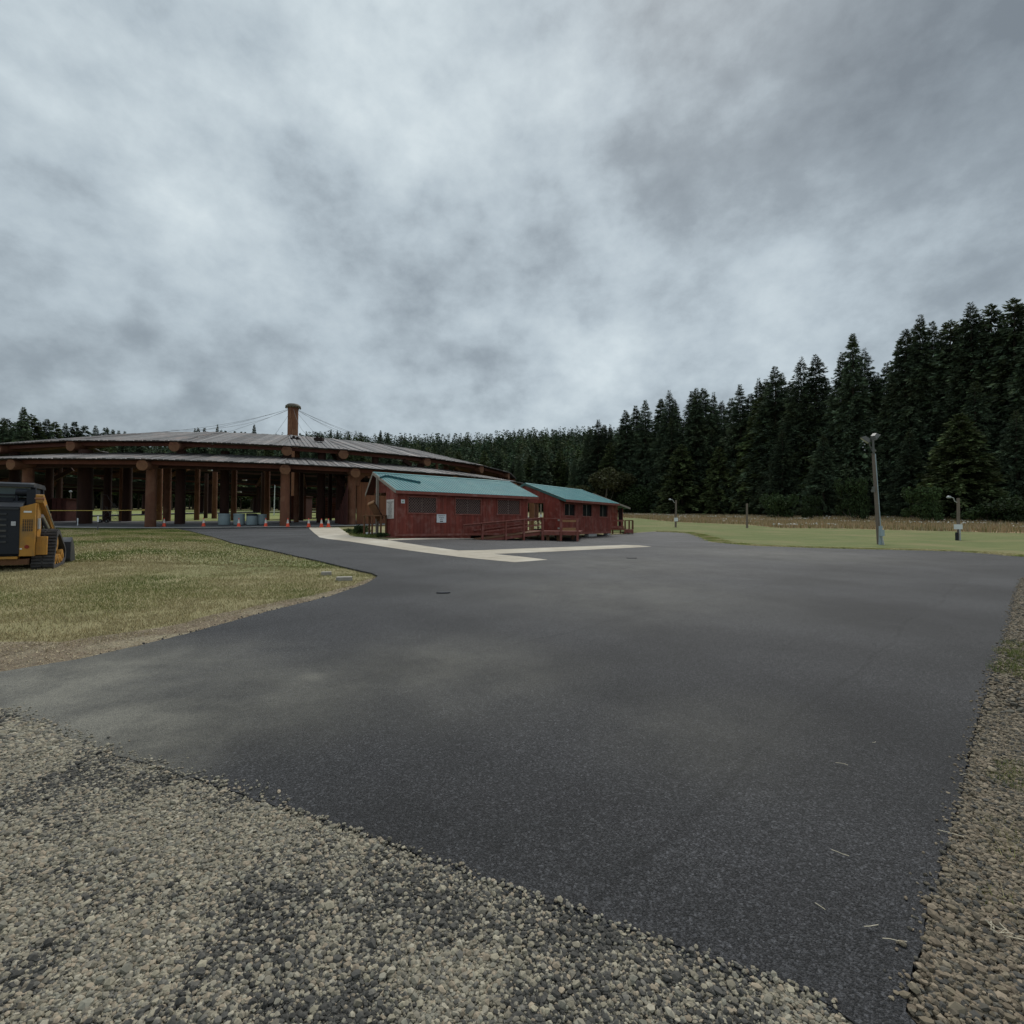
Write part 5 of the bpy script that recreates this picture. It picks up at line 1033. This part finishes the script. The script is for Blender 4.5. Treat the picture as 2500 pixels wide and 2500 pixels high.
# caution tape and short stakes
mat('tape_yellow', (.62, .46, .10), (.55, .40, .10), rough=.6)
tp_ = thing('caution_tape', 'yellow caution tape strung from post to post across the left arbor bays', 'tape', tuple(P(230, 1247, 46)))
pts = [P(60, 1246.5, 47), P(112, 1246.5, 46.6), P(190, 1246.4, 47.5), P(218, 1246.4, 47.5), P(300, 1246, 46.8), P(347, 1245.6, 47), P(349, 1245.6, 46.2), P(372, 1245.2, 46.4)]
pts += [pts[-1] + Vector((.1, .5, 0))]; m = MB()
for a, b in zip(pts[:-1], pts[1:]): m.beam(a, b, .012, .055)
m.beam(pts[5], pts[7], .014, .16); part(m, 'ribbon', 'tape_yellow', tp_)
for u, Y, h, lab, mt_ in [(189.5, 46.6, .75, 'short white stake left, at the arbor kerb', 'sign_white'), (238.5, 40.5, 1.1, 'thin white-topped stake standing in the lawn by the sunken patch', 'conduit'), (160, 44, .9, 'white marker peg beside the loader', 'sign_white')][:2]:
    b_ = base(u, Y); s_ = thing('stake', lab, 'stake', tuple(b_)); m = MB(); m.box(b_.x - .03, b_.x + .03, b_.y - .03, b_.y + .03, b_.z - .05, b_.z + h * .6); part(m, 'shaft', 'cable' if u > 200 else mt_, s_); m = MB(); m.box(b_.x - .04, b_.x + .04, b_.y - .04, b_.y + .04, b_.z + h * .6, b_.z + h); part(m, 'top', 'sign_white', s_)
# sunken bare patch in the lawn
pp = [G(*q) for q in [(150, 1293), (240, 1292), (243, 1303), (200, 1306), (148, 1305)]]
sheet('bare_patch', refine(pp, .5, .12, 4), 'soil', .012, 0, .5, 'trampled bare patch in the lawn in front of the arbor', 'soil')
# wheeled cart with a wire frame in the arbor
ct = base(256, 53); cart = thing('cart', 'thin metal hand cart with black wheels and a jumble of rods under the arbor', 'cart', tuple(ct))
for u, r in ((245.5, .20), (261, .19)): c_ = P(u, 1270, 53); c_.z = T(c_.x, 53) + r + .03; m = MB(); m.tube(c_ - Vector((0, .06, 0)), c_ + Vector((0, .06, 0)), r, r, 18); w_ = part(m, 'wheel', 'rubber', cart); m = MB(); m.tube(c_ - Vector((0, .07, 0)), c_ + Vector((0, .07, 0)), r * .4, r * .4, 10); part(m, 'hub', 'lamp_grey', w_)
m = MB(); rr = random.Random(3); X = lambda u, v: P(u, v, 53 + rr.uniform(-.3, .3))
m.path([X(250, 1268), X(250.5, 1214)], .025); m.path([X(246, 1272), X(295, 1274)], .03); m.path([X(252, 1207), X(262, 1209), X(268, 1222), X(290, 1242)], .018)
for k in range(22): m.path([X(rr.uniform(250, 292), rr.uniform(1225, 1272)), X(rr.uniform(250, 292), rr.uniform(1228, 1272))], .012, 4)
part(m, 'rods', 'cable', cart)
mat('paver', (.36, .335, .29), (.28, .26, .23), scale=12, rough=.95, bump=.4)
for (u, v, w, l, lab, rz) in [(797, 1404, .26, .2, 'small flat concrete paver in the lawn tip, the farther one', .3), (841, 1417, .38, .24, 'larger flat concrete slab near the tip of the lawn', .25)]:
    x, y = G(u, v); z0 = T(x, y); s_ = MB(); cc, ss = math.cos(rz), math.sin(rz); o = MB()
    ot = [(-w / 2, -l / 2), (w / 2, -l / 2), (w / 2 - .02, l / 2), (-w / 2 + .015, l / 2)]; Fp = lambda a, b, c: Vector((a * cc - b * ss, a * ss + b * cc, c)); o.hexa([Fp(a, b, -.02) for a, b in ot] + [Fp(a * .96, b * .94, .075) for a, b in ot]); ob = o.build('paver', 'paver', None, off=(0, 0, 0)); ob.location = (x, y, z0 + .01); tag(ob, lab, 'paver')
# dark patches / covers flush in the asphalt and litter
for (u, v, w, l, rz, lab) in [(1083, 1454, .30, .10, .15, 'dark metal strip lying on the asphalt in the middle of the lot'), (1543, 1366, .42, .16, .1, 'dark cover in the asphalt right of the walkway')]:
    x, y = G(u, v); z0 = T(x, y) + .048; n = 10; o = MB(); rr = random.Random(int(u)); ot = [(w / 2 * math.cos(a) * rr.uniform(.8, 1.1), l / 2 * math.sin(a) * rr.uniform(.7, 1.1)) for a in np.linspace(0, 2 * math.pi, n, endpoint=False)]; cc, ss = math.cos(rz), math.sin(rz)
    o.prism([(a * cc - b * ss, a * ss + b * cc) for a, b in ot], 0, .018, axis='z'); ob = o.build('drain_cover', 'loader_black', None, off=(0, 0, 0)); ob.location = (x, y, z0); tag(ob, lab, 'cover')
mat('straw_stalk', (.58, .52, .40), (.48, .42, .30), rough=.8)
rr = random.Random(9)
for i, (u, v, ln) in enumerate([(2040, 1884, .07), (2030, 2105, .07), (2155, 2330, .08), (2110, 2300, .06), (2290, 2055, .10), (2345, 1915, .09), (2130, 1833, .03), (1990, 2240, .04), (2450, 2320, .10)]):
    x, y = G(u, v); z0 = T(x, y) + (.058 if inside(asph, x, y) else .055); a = rr.uniform(-.9, .3); m = MB(); p0 = Vector((0, 0, 0)); pts = [p0]
    for k in range(3): pts.append(pts[-1] + Vector((math.cos(a) * ln / 3, math.sin(a) * ln / 3, rr.uniform(-.002, .004)))); a += rr.uniform(-.5, .5)
    m.path(pts, .0016 if ln < .1 else .0022, 5)
    if i == 8:
        for k in range(14): q = Vector((rr.uniform(-.03, .03), rr.uniform(-.02, .02), rr.uniform(0, .02))); m.path([q, q + Vector((rr.uniform(-.03, .03), rr.uniform(-.03, .03), .012))], .002, 4)
    ob = m.build('dry_stalk', 'straw_stalk', None, off=(0, 0, 0)); ob.location = (x, y, z0); tag(ob, ['curled pale stalk on the asphalt right of the middle', 'straight dry stalk on the asphalt at lower right', 'thin dry stem near the bottom right of the asphalt', 'faint dry stem left of the other one near the bottom', 'dry stalks blown against the right gravel edge', 'pale broken stalks lying on the gravel edge farther up', 'tiny pale stalk on the upper right asphalt', 'small pale splinter on the lower asphalt', 'bleached clump of dry roots on the right gravel'][i], 'stalk')
# colourful flowers seen in the gap between cabins
fl_ = thing('flower_planter', 'planter of yellow and red flowers seen behind the deck rail', 'planter', tuple(base(1311, 43)))
b_ = fl_.location; m = MB(); m.box(b_.x - .35, b_.x + .35, b_.y - .2, b_.y + .2, b_.z, b_.z + .35); part(m, 'box', 'grey_wood', fl_)
for nm, col, n in (('yellow_blooms', (.6, .5, .06), 40), ('red_blooms', (.5, .03, .03), 18), ('leaves', (.07, .16, .04), 60)):
    m = MB()
    for k in range(n): q = Vector((b_.x + rr.uniform(-.4, .4), b_.y + rr.uniform(-.25, .25), b_.z + rr.uniform(.35, 1.25))); m.lathe([(0, -.03), (.04, 0), (0, .03)], q, 5)
    part(m, nm, mat(nm, col, rough=.8), fl_)
# ================================================================== TREES
mat('bark', (.085, .065, .05), (.05, .038, .03), scale=6, rough=1, stretch=(1, 1, .3))
mat('bark_pale', (.22, .20, .17), (.15, .13, .11), scale=6, rough=1, stretch=(1, 1, .3))
mat('needles_dark', (.074, .100, .056), (.046, .067, .042), scale=.35, rough=.85, tone=1, obj=.28, spec=.15, c3=(.068, .078, .036), s3=.12)
mat('needles_olive', (.072, .090, .034), (.048, .064, .028), scale=.35, rough=.85, tone=1, obj=.2, spec=.15)
mat('needles_far', (.070, .098, .056), (.050, .074, .047), scale=.05, rough=.9, tone=1, spec=.1, c3=(.095, .115, .048), s3=.03)  # colour raised a little to stand in for distance haze
mat('leaf_green', (.042, .070, .022), (.026, .044, .016), scale=.8, rough=.8, tone=1, obj=.3, spec=.2)
mat('leaf_olive', (.075, .075, .03), (.05, .055, .022), scale=.8, rough=.85, tone=1, obj=.2, spec=.2)
def conifer_crown(r, H, Rm, c0, nb, dens, wid=.30, ls=.75, droop=.25, shape=.8, tv=.34):
    """sprays (kites) on whorled drooping branches -> V (n*4,3), tone (n,3)"""
    zs = H * (c0 + (1 - c0) * np.sort(r.random(nb) ** .72)) * .995; az = r.uniform(0, 6.28, nb)
    rel = (zs / H - c0) / (1 - c0); Lb = Rm * np.clip((1 - rel) ** shape, .03, 1) * r.uniform(.62, 1.18, nb) * np.clip(.45 + rel * 5, .45, 1)
    Lb *= 1 + .18 * np.sin(az * 2 + r.uniform(0, 6)) + .10 * np.sin(zs * 1.3 + az * 3)
    Lb = np.maximum(Lb, .0075 * H); cnt = np.maximum(3, (Lb * dens).astype(int)); bi = np.repeat(np.arange(nb), cnt); n = len(bi)
    s = r.random(n) ** .75; s = .08 + s * .95; L_ = Lb[bi]; a = az[bi]; up = np.where(rel[bi] > .85, .5, .18 - .25 * (1 - rel[bi])); dr = droop * r.uniform(.6, 1.4, nb)[bi]
    px = np.cos(a) * L_ * s; py = np.sin(a) * L_ * s; pz = zs[bi] + up * L_ * s - dr * L_ * s ** 2 + r.normal(0, .05, n) * L_
    sd = r.choice([-1, 1], n) * r.uniform(.1, .95, n); da = a + sd; ln = ls * r.uniform(.5, 1.3, n) * (.45 + .55 * np.clip(L_ / Rm * 1.6, 0, 1)); pit = r.uniform(-.55, .12, n) + np.where(rel[bi] > .9, .5, 0)
    d = np.stack([np.cos(da) * np.cos(pit), np.sin(da) * np.cos(pit), np.sin(pit)], 1) * ln[:, None]
    w = np.cross(d, r.normal(0, 1, (n, 3)) + np.array([0, 0, 1.2])); w /= np.linalg.norm(w, axis=1)[:, None] + 1e-9; w *= (ln * wid * r.uniform(.6, 1.3, n))[:, None] * .5
    p = np.stack([px, py, pz], 1); V = np.stack([p, p + d * .45 + w, p + d, p + d * .45 - w], 1)
    # leader
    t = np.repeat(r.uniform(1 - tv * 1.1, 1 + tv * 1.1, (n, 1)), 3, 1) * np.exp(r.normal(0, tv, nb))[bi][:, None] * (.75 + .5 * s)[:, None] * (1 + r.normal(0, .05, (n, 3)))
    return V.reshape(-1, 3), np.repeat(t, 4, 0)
def conifer_proto(seed, H, Rm, c0, nb, dens, m='needles_dark', **k):
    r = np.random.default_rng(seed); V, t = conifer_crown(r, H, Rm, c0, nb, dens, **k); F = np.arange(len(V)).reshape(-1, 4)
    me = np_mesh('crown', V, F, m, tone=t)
    mb = MB(); bend = [(0, 0, -.6)] + [(r.normal(0, .06), r.normal(0, .06), H * f) for f in (.25, .5, .75, .985)]; rad = [.5, .36, .26, .15, .03]; rad = [x * H / 30 for x in rad]
    for i in range(4): mb.tube(bend[i], bend[i + 1], rad[i], rad[i + 1], 8, False)
    for q in range(16):
        z = H * r.uniform(.06, max(.12, c0 + .2)); a = r.uniform(0, 6.28); l = r.uniform(.5, 1.7); mb.tube((0, 0, z), (math.cos(a) * l, math.sin(a) * l, z + r.uniform(-.5, .3)), .05, .015, 4, False)
    tm = mb.build('trunk', 'bark'); tme = tm.data; D.objects.remove(tm); return me, tme, H
def plant_tree(pr, x, y, h, lab, grp, wid=1.0, name='conifer_tree', cat='tree', lean=0, zoff=0):
    me, tme, H = pr; o = thing(name, lab, cat, (x, y, T(x, y) + zoff), grp, random.uniform(0, 6.28)); s = h / H; o.scale = (s * wid, s * wid, s)
    a = link_mesh('trunk', tme, o); b = link_mesh('crown', me, o); return o
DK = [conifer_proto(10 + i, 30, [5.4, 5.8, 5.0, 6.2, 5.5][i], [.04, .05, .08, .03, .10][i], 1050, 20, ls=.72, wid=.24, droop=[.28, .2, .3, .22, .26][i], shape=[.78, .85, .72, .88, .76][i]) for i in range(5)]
OPEN = [conifer_proto(30 + i, 30, 4.0, [.34, .3][i], 480, 12, ls=.9, wid=.32, droop=.12, shape=.55) for i in range(2)]
OL = [conifer_proto(40 + i, 22, [5.6, 6.6][i], .03, 560, 17, 'needles_olive', ls=.95, wid=.3, droop=.22, shape=.7) for i in range(2)]
MID = [conifer_proto(50 + i, 24, [4.8, 5.4, 4.4][i], [.30, .26, .34][i], 420, 10, 'needles_olive' if i == 1 else 'needles_dark', ls=1.1, wid=.42, droop=.2) for i in range(3)]
def htop(u, v, Y): p = P(u, v, Y); return p.x, p.z - T(p.x, Y)
random.seed(5)
# right-hand wood: the trees whose tips make the skyline, measured one by one
sky_r = [(1439, 1043, 172), (1461, 1024, 168), (1475, 1036, 172), (1490, 1036, 170), (1527, 1001, 163), (1552, 990, 166), (1575, 976, 158), (1613, 973, 156), (1634, 952, 150), (1646, 975, 152), (1690, 955, 144), (1700, 947, 142), (1717, 947, 143), (1742, 957, 142), (1762, 978, 145), (1785, 972, 138),
         (1807, 938, 131), (1832, 960, 133), (1852, 923, 127), (1869, 926, 128), (1892, 895, 121), (1908, 910, 123), (1930, 930, 124), (1956, 872, 114), (1991, 865, 112), (2020, 930, 115), (2055, 860, 106), (2081, 814, 103), (2110, 850, 106), (2140, 910, 106), (2164, 885, 103), (2195, 830, 98), (2210, 803, 96), (2228, 800, 98), (2246, 769, 94), (2275, 785, 93), (2298, 810, 95), (2320, 783, 91), (2345, 790, 93), (2369, 738, 88), (2395, 790, 90), (2420, 743, 86), (2448, 780, 88), (2476, 729, 83), (2500, 745, 84), (2530, 720, 80), (2570, 760, 79)]
i = 0
for u, v, Y in sky_r:
    op = u > 2290; x, h = htop(u, v, Y)
    if u > 2600: continue
    pr = OPEN[i % 2] if op and i % 3 else DK[i % 5]; i += 1
    plant_tree(pr, x, Y, h, 'tall dark conifer whose tip stands on the skyline of the right-hand wood', 'skyline conifers of the right-hand wood', random.uniform(.85, 1.05) * (1.15 if u < 2000 else 1))
# rows in front of and between them
line = [(33, 169), (42, 156), (52, 143), (58, 127), (63, 114), (70, 101), (77, 90), (85, 80)]
def along(t):
    t *= len(line) - 1; k = min(int(t), len(line) - 2); f = t - k; a, b = line[k], line[k + 1]; return a[0] + (b[0] - a[0]) * f, a[1] + (b[1] - a[1]) * f
for k in range(30):
    t = (k + random.uniform(.1, .9)) / 30; x, y = along(t); h = (10 + 14 * random.random()) * (1.0 if t > .3 else .85); x += random.uniform(-1, 3); y += random.uniform(-1.5, 2)
    pr = random.choice(DK[:4] + DK[:4] + OL[:1]); plant_tree(pr, x, y, h, 'dark conifer with branches down to the ground in the front row of the wood', 'front row conifers of the right-hand wood', random.uniform(1.1, 1.5))
for k in range(26):
    t = (k + random.uniform(.1, .9)) / 26; x, y = along(t); x += random.uniform(4, 7); y += random.uniform(3, 7); plant_tree(random.choice(DK), x, y, random.uniform(20, 25) * (1 if t > .25 else .85), 'dark conifer standing behind the front row of the wood', 'second row conifers of the right-hand wood', random.uniform(.9, 1.2))
for k in range(24):
    t = k / 23; x, y = along(t); x += random.uniform(12, 17); y += random.uniform(10, 14); plant_tree(random.choice(DK), x, y, random.uniform(20, 24), 'dark conifer deep inside the right-hand wood', 'inner conifers of the right-hand wood', 1.15)
for k in range(22):      # the wood carries on to the right of the photo's edge
    x = 88 + 2.4 * k + random.uniform(-1, 1); y = 74 - .7 * k + random.uniform(0, 14); plant_tree(random.choice(DK), x, y, random.uniform(18, 29), 'dark conifer of the wood beyond the right edge of the photo', 'conifers beyond the right edge', 1.15)
# individual ones that stand out
for u, v, Y, pr, w, lab in [(2340, 1010, 78, OL[1], 1.25, 'broad olive fir with long level boughs behind the lamp-arm post'), (1860, 968, 124, OL[0], 1.0, 'yellow-green fir high in the middle of the wood'), (1665, 1085, 138, OL[1], 1.25, 'grey-green fir with drooping boughs left of the plain post'),
                            (1755, 1090, 131, OL[0], 1.1, 'olive fir between the grey-green fir and the plain post'), (1640, 1020, 146, DK[1], 1.15, 'bluish dark spruce behind the grey-green fir'), (2010, 1060, 103, DK[3], 1.3, 'wide dark fir left of the light pole'), (2380, 930, 84, DK[2], 1.1, 'dense dark fir behind the broad olive fir'),
                            (1490, 1080, 163, OL[0], .9, 'dark olive fir at the left end of the wood'), (2220, 1050, 88, DK[0], 1.3, 'dark fir right of the light pole'), (1910, 1050, 112, DK[3], 1.25, 'drooping dark fir above the dry grass right of the plain post'), (2480, 1000, 76, DK[1], 1.2, 'dark fir cut by the right edge of the photo')]:
    x, h = htop(u, v, Y); plant_tree(pr, x, Y, h, lab, None, w)

# broadleaf bushes and small trees at the foot of the wood
def leafy(seed, R0, H, n, m, wid=.16, clumps=16, flat=1.0):
    r = np.random.default_rng(seed); c = np.stack([r.normal(0, R0 * .42, clumps), r.normal(0, R0 * .42, clumps), r.uniform(.15, .88, clumps) * H], 1); cr = R0 * r.uniform(.28, .5, clumps)
    k = r.integers(0, clumps, n); d = r.normal(0, 1, (n, 3)); d /= np.linalg.norm(d, axis=1)[:, None]; p = c[k] + d * (cr[k] * r.random(n) ** .35)[:, None] * np.array([1, 1, .75 * flat]); p[:, 2] = np.maximum(p[:, 2], .05)
    a = r.normal(0, 1, (n, 3)); a /= np.linalg.norm(a, axis=1)[:, None]; b = np.cross(a, r.normal(0, 1, (n, 3))); b /= np.linalg.norm(b, axis=1)[:, None]; s = wid * r.uniform(.6, 1.4, (n, 1))
    V = np.stack([p - a * s, p + b * s * .5, p + a * s, p - b * s * .5], 1).reshape(-1, 3); t = np.repeat(r.uniform(.55, 1.35, (n, 1)) * np.ones((1, 3)) * r.uniform(.8, 1.2, (clumps, 1))[k], 4, 0)
    me = np_mesh('foliage', V, np.arange(4 * n).reshape(-1, 4), m, tone=t)
    mb = MB(); 
    for q in range(7): e = c[r.integers(0, clumps)]; mb.tube((r.normal(0, .1), r.normal(0, .1), -.2), tuple(e), .035 * H / 3, .01, 5, False)
    o = mb.build('stems', 'bark_pale'); tm = o.data; D.objects.remove(o); return me, tm, H
LB = [leafy(1, 2.6, 3.2, 3600, 'leaf_green', .17), leafy(2, 2.2, 2.4, 2800, 'leaf_green', .15), leafy(3, 3.6, 6.5, 5200, 'leaf_olive', .2), leafy(4, 3, 5, 4200, 'leaf_green', .2, 20)]
def bush(pr, u, Y, h, lab, grp=None, w=1.0, name='bush'):
    me, tm, H = pr; b_ = base(u, Y); s = h / H; o = thing(name, lab, 'bush' if name == 'bush' else 'tree', tuple(b_), grp, random.uniform(0, 6)); o.scale = (s * w, s * w, s); link_mesh('stems' if name == 'bush' else 'trunk', tm, o); link_mesh('foliage' if name == 'bush' else 'crown', me, o)
for k in range(46):
    t = (k + random.random()) / 46; x, y = along(t); x -= random.uniform(.5, 3.0); y -= random.uniform(1, 4); me, tm, H = random.choice(LB[:2] + LB[3:]); h = random.uniform(.9, 2.4); s = h / H
    o = thing('bush', 'low green undergrowth bush along the foot of the wood', 'bush', (x, y, T(x, y)), 'undergrowth bushes at the foot of the wood', random.uniform(0, 6)); o.scale = (s * 1.25, s * 1.25, s); link_mesh('stems', tm, o); link_mesh('foliage', me, o)
for u, Y, h, pr, w, lab, nm in [(2086, 84, 7.0, LB[3], .55, 'light green broadleaf tree left of the light pole', 'broadleaf_tree'), (1980, 92, 4.4, LB[3], .6, 'small bright broadleaf sapling left of the light green tree', 'broadleaf_tree'), (1905, 100, 5.0, LB[0], .7, 'rounded green bush in the middle of the wood edge', 'bush'), (2255, 74, 5.2, LB[3], .7, 'green broadleaf tree with a pale crooked trunk', 'broadleaf_tree'),
                                (1475, 152, 13.5, LB[2], 1.1, 'tall olive broadleaf tree at the left end of the wood', 'broadleaf_tree'), (1535, 150, 8.5, LB[0], .9, 'bright green bush right of the cabins', 'bush'), (1568, 148, 6, LB[0], 1.0, 'second green bush right of the cabins', 'bush'), (1420, 158, 9.0, LB[2], .9, 'yellowish broadleaf tree rising over the second cabin', 'broadleaf_tree'), (2470, 68, 3.6, LB[0], 1.2, 'bright green fern bank at the far right', 'bush'), (2420, 70, 2.6, LB[1], 1.3, 'green bramble mound left of the fern bank', 'bush')]:
    bush(pr, u, Y, h, lab, None, w, nm)
b_ = base(885, 29.8); me, tm, H = LB[1]; o = thing('weed_clump', 'bushy green weed clump beside the cabin porch', 'plant', tuple(base(877, 31.5))); o.scale = (.26, .2, .26); link_mesh('stems', tm, o); link_mesh('foliage', me, o)
o = thing('weed_clump', 'low dark weeds in front of the porch table', 'plant', tuple(base(930, 28.9))); o.scale = (.2, .12, .12); link_mesh('stems', tm, o); link_mesh('foliage', me, o)

# trees behind the arbor
sky_l = [(8, 1019, 135), (19, 1022, 138), (38, 1030, 136), (58, 993, 134), (78, 1012, 137), (96, 1030, 138), (115, 1022, 140), (135, 1030, 143), (160, 1033, 145), (182, 1030, 147), (208, 1039, 150), (234, 1039, 153), (259, 1044, 156), (276, 1048, 158), (290, 1051, 160), (305, 1053, 162), (320, 1058, 165), (334, 1060, 168),
         (476, 1045, 172), (484, 1044, 174), (499, 1045, 174), (531, 1036, 172), (540, 1050, 176), (551, 1052, 178), (573, 1053, 176), (589, 1054, 178), (598, 1055, 178), (621, 1036, 170), (655, 1061, 180), (736, 1062, 180), (748, 1053, 176), (772, 1063, 180), (786, 1057, 180), (808, 1048, 176), (824, 1050, 177), (851, 1054, 180), (882, 1057, 182), (929, 1050, 176), (947, 1057, 180)]
for u, v, Y in sky_l:
    x, h = htop(u, v, Y); plant_tree(random.choice(MID + DK[2:3] + DK[:1]), x, Y, h, 'conifer whose tip rises over the arbor roof', 'conifers rising over the arbor roof', .55 if u > 334 else 1.0)
for k in range(60):
    u = -40 + 1010 * (k + random.random()) / 60; Y = random.uniform(136, 158); b_ = base(u, Y); h = random.uniform(13, 17) + (3 if u < 334 else -1.5); plant_tree(random.choice(MID), b_.x, Y, h, 'conifer with a bare lower trunk seen through the arbor', 'conifers seen through the arbor posts', 1.15)
for k in range(26):
    u = -30 + 1000 * (k + random.random()) / 26; b_ = base(u, 165); me, tm, H = LB[k % 2]; h = random.uniform(3.5, 6); o = thing('bush', 'green bush between the trunks behind the arbor', 'bush', tuple(b_), 'bushes behind the arbor'); s = h / H; o.scale = (s * 1.5, s * 1.5, s); link_mesh('stems', tm, o); link_mesh('foliage', me, o)
for k in range(34):
    u = 930 + 520 * (k + random.random()) / 34; Y = random.uniform(168, 184); b_ = base(u, Y); v = 1115 + random.uniform(-22, 30); x, h = htop(u, v, Y); pr = random.choice(MID + OL[:1] + DK[:1]); plant_tree(pr, x, Y, h, 'mixed green conifer at the far field edge above the cabins', 'conifers at the far field edge above the cabins', random.uniform(.9, 1.2))
# the wooded hillside reads as one mass
def far_mass(name, n, y0, y1, x0, x1, hmin, hmax, nb, lab, seed):
    r = np.random.default_rng(seed); X = r.uniform(0, 1, n); Yv = np.sqrt(r.uniform(y0 ** 2, y1 ** 2, n)); Xv = (x0 + (x1 - x0) * X) * Yv; Z = Tn(Xv, Yv); Vs = []; Ts = []
    pro = [conifer_crown(np.random.default_rng(100 + i), 1.0, .20, .03, nb, 60, wid=.7, ls=.075, droop=.3, shape=.8, tv=.14) for i in range(6)]
    for i in range(n):
        V, t = pro[i % 6]; a = r.uniform(0, 6.28); h = r.uniform(hmin, hmax); ca, sa = math.cos(a), math.sin(a); w = h * r.uniform(.8, 1.2)
        Vs.append(np.c_[(V[:, 0] * ca - V[:, 1] * sa) * w + Xv[i], (V[:, 0] * sa + V[:, 1] * ca) * w + Yv[i], V[:, 2] * h + Z[i]]); Ts.append(t * r.uniform(.65, 1.35) * np.array([[r.uniform(.85, 1.2), 1, r.uniform(.85, 1.1)]]))
    V = np.concatenate(Vs); me = np_mesh(name, V, np.arange(len(V)).reshape(-1, 4), 'needles_far', tone=np.concatenate(Ts)); o = link_mesh(name, me); tag(o, lab, 'forest', kind='stuff')
far_mass('hill_forest', 5500, 190, 470, -1.05, .42, 14, 23, 70, 'conifer forest covering the distant hill', 3)
ORD = ['first', 'second', 'third', 'fourth', 'fifth', 'sixth', 'seventh', 'eighth', 'ninth', 'tenth', 'eleventh', 'twelfth', 'thirteenth', 'fourteenth', 'fifteenth', 'sixteenth', 'seventeenth', 'eighteenth', 'nineteenth']
TENS = ['', '', 'twenty', 'thirty', 'forty', 'fifty']
def ordw(n):
    if n < 20: return ORD[n - 1]
    if n % 10 == 0: return {20: 'twentieth', 30: 'thirtieth', 40: 'fortieth', 50: 'fiftieth', 60: 'sixtieth'}[n]
    return TENS[n // 10] + '-' + ORD[n % 10 - 1]
for g, tx in [('skyline conifers of the right-hand wood', 'tall dark conifer, {} skyline tip from the left in the right-hand wood'), ('front row conifers of the right-hand wood', 'dark conifer branched to the ground, {} from the left in the wood front row'),
              ('conifers rising over the arbor roof', 'conifer showing its tip over the arbor roof, {} such tip from the left'), ('conifers seen through the arbor posts', 'bare-trunked conifer, {} from the left in the row seen through the arbor'),
              ('conifers at the far field edge above the cabins', 'mixed green conifer at the field edge over the cabins, {} from the left'), ('second row conifers of the right-hand wood', 'dark conifer behind the wood front row, {} such tree from the left'), ('bushes behind the arbor', 'green bush among the trunks behind the arbor, {} from the left'), ('undergrowth bushes at the foot of the wood', 'low green bush, {} from the left along the foot of the wood')]:
    it = sorted([o for o in D.objects if o.get('group') == g], key=lambda o: o.location.x / o.location.y)
    for i_, o in enumerate(it): o['label'] = tx.format(ordw(i_ + 1))
clean_wl()
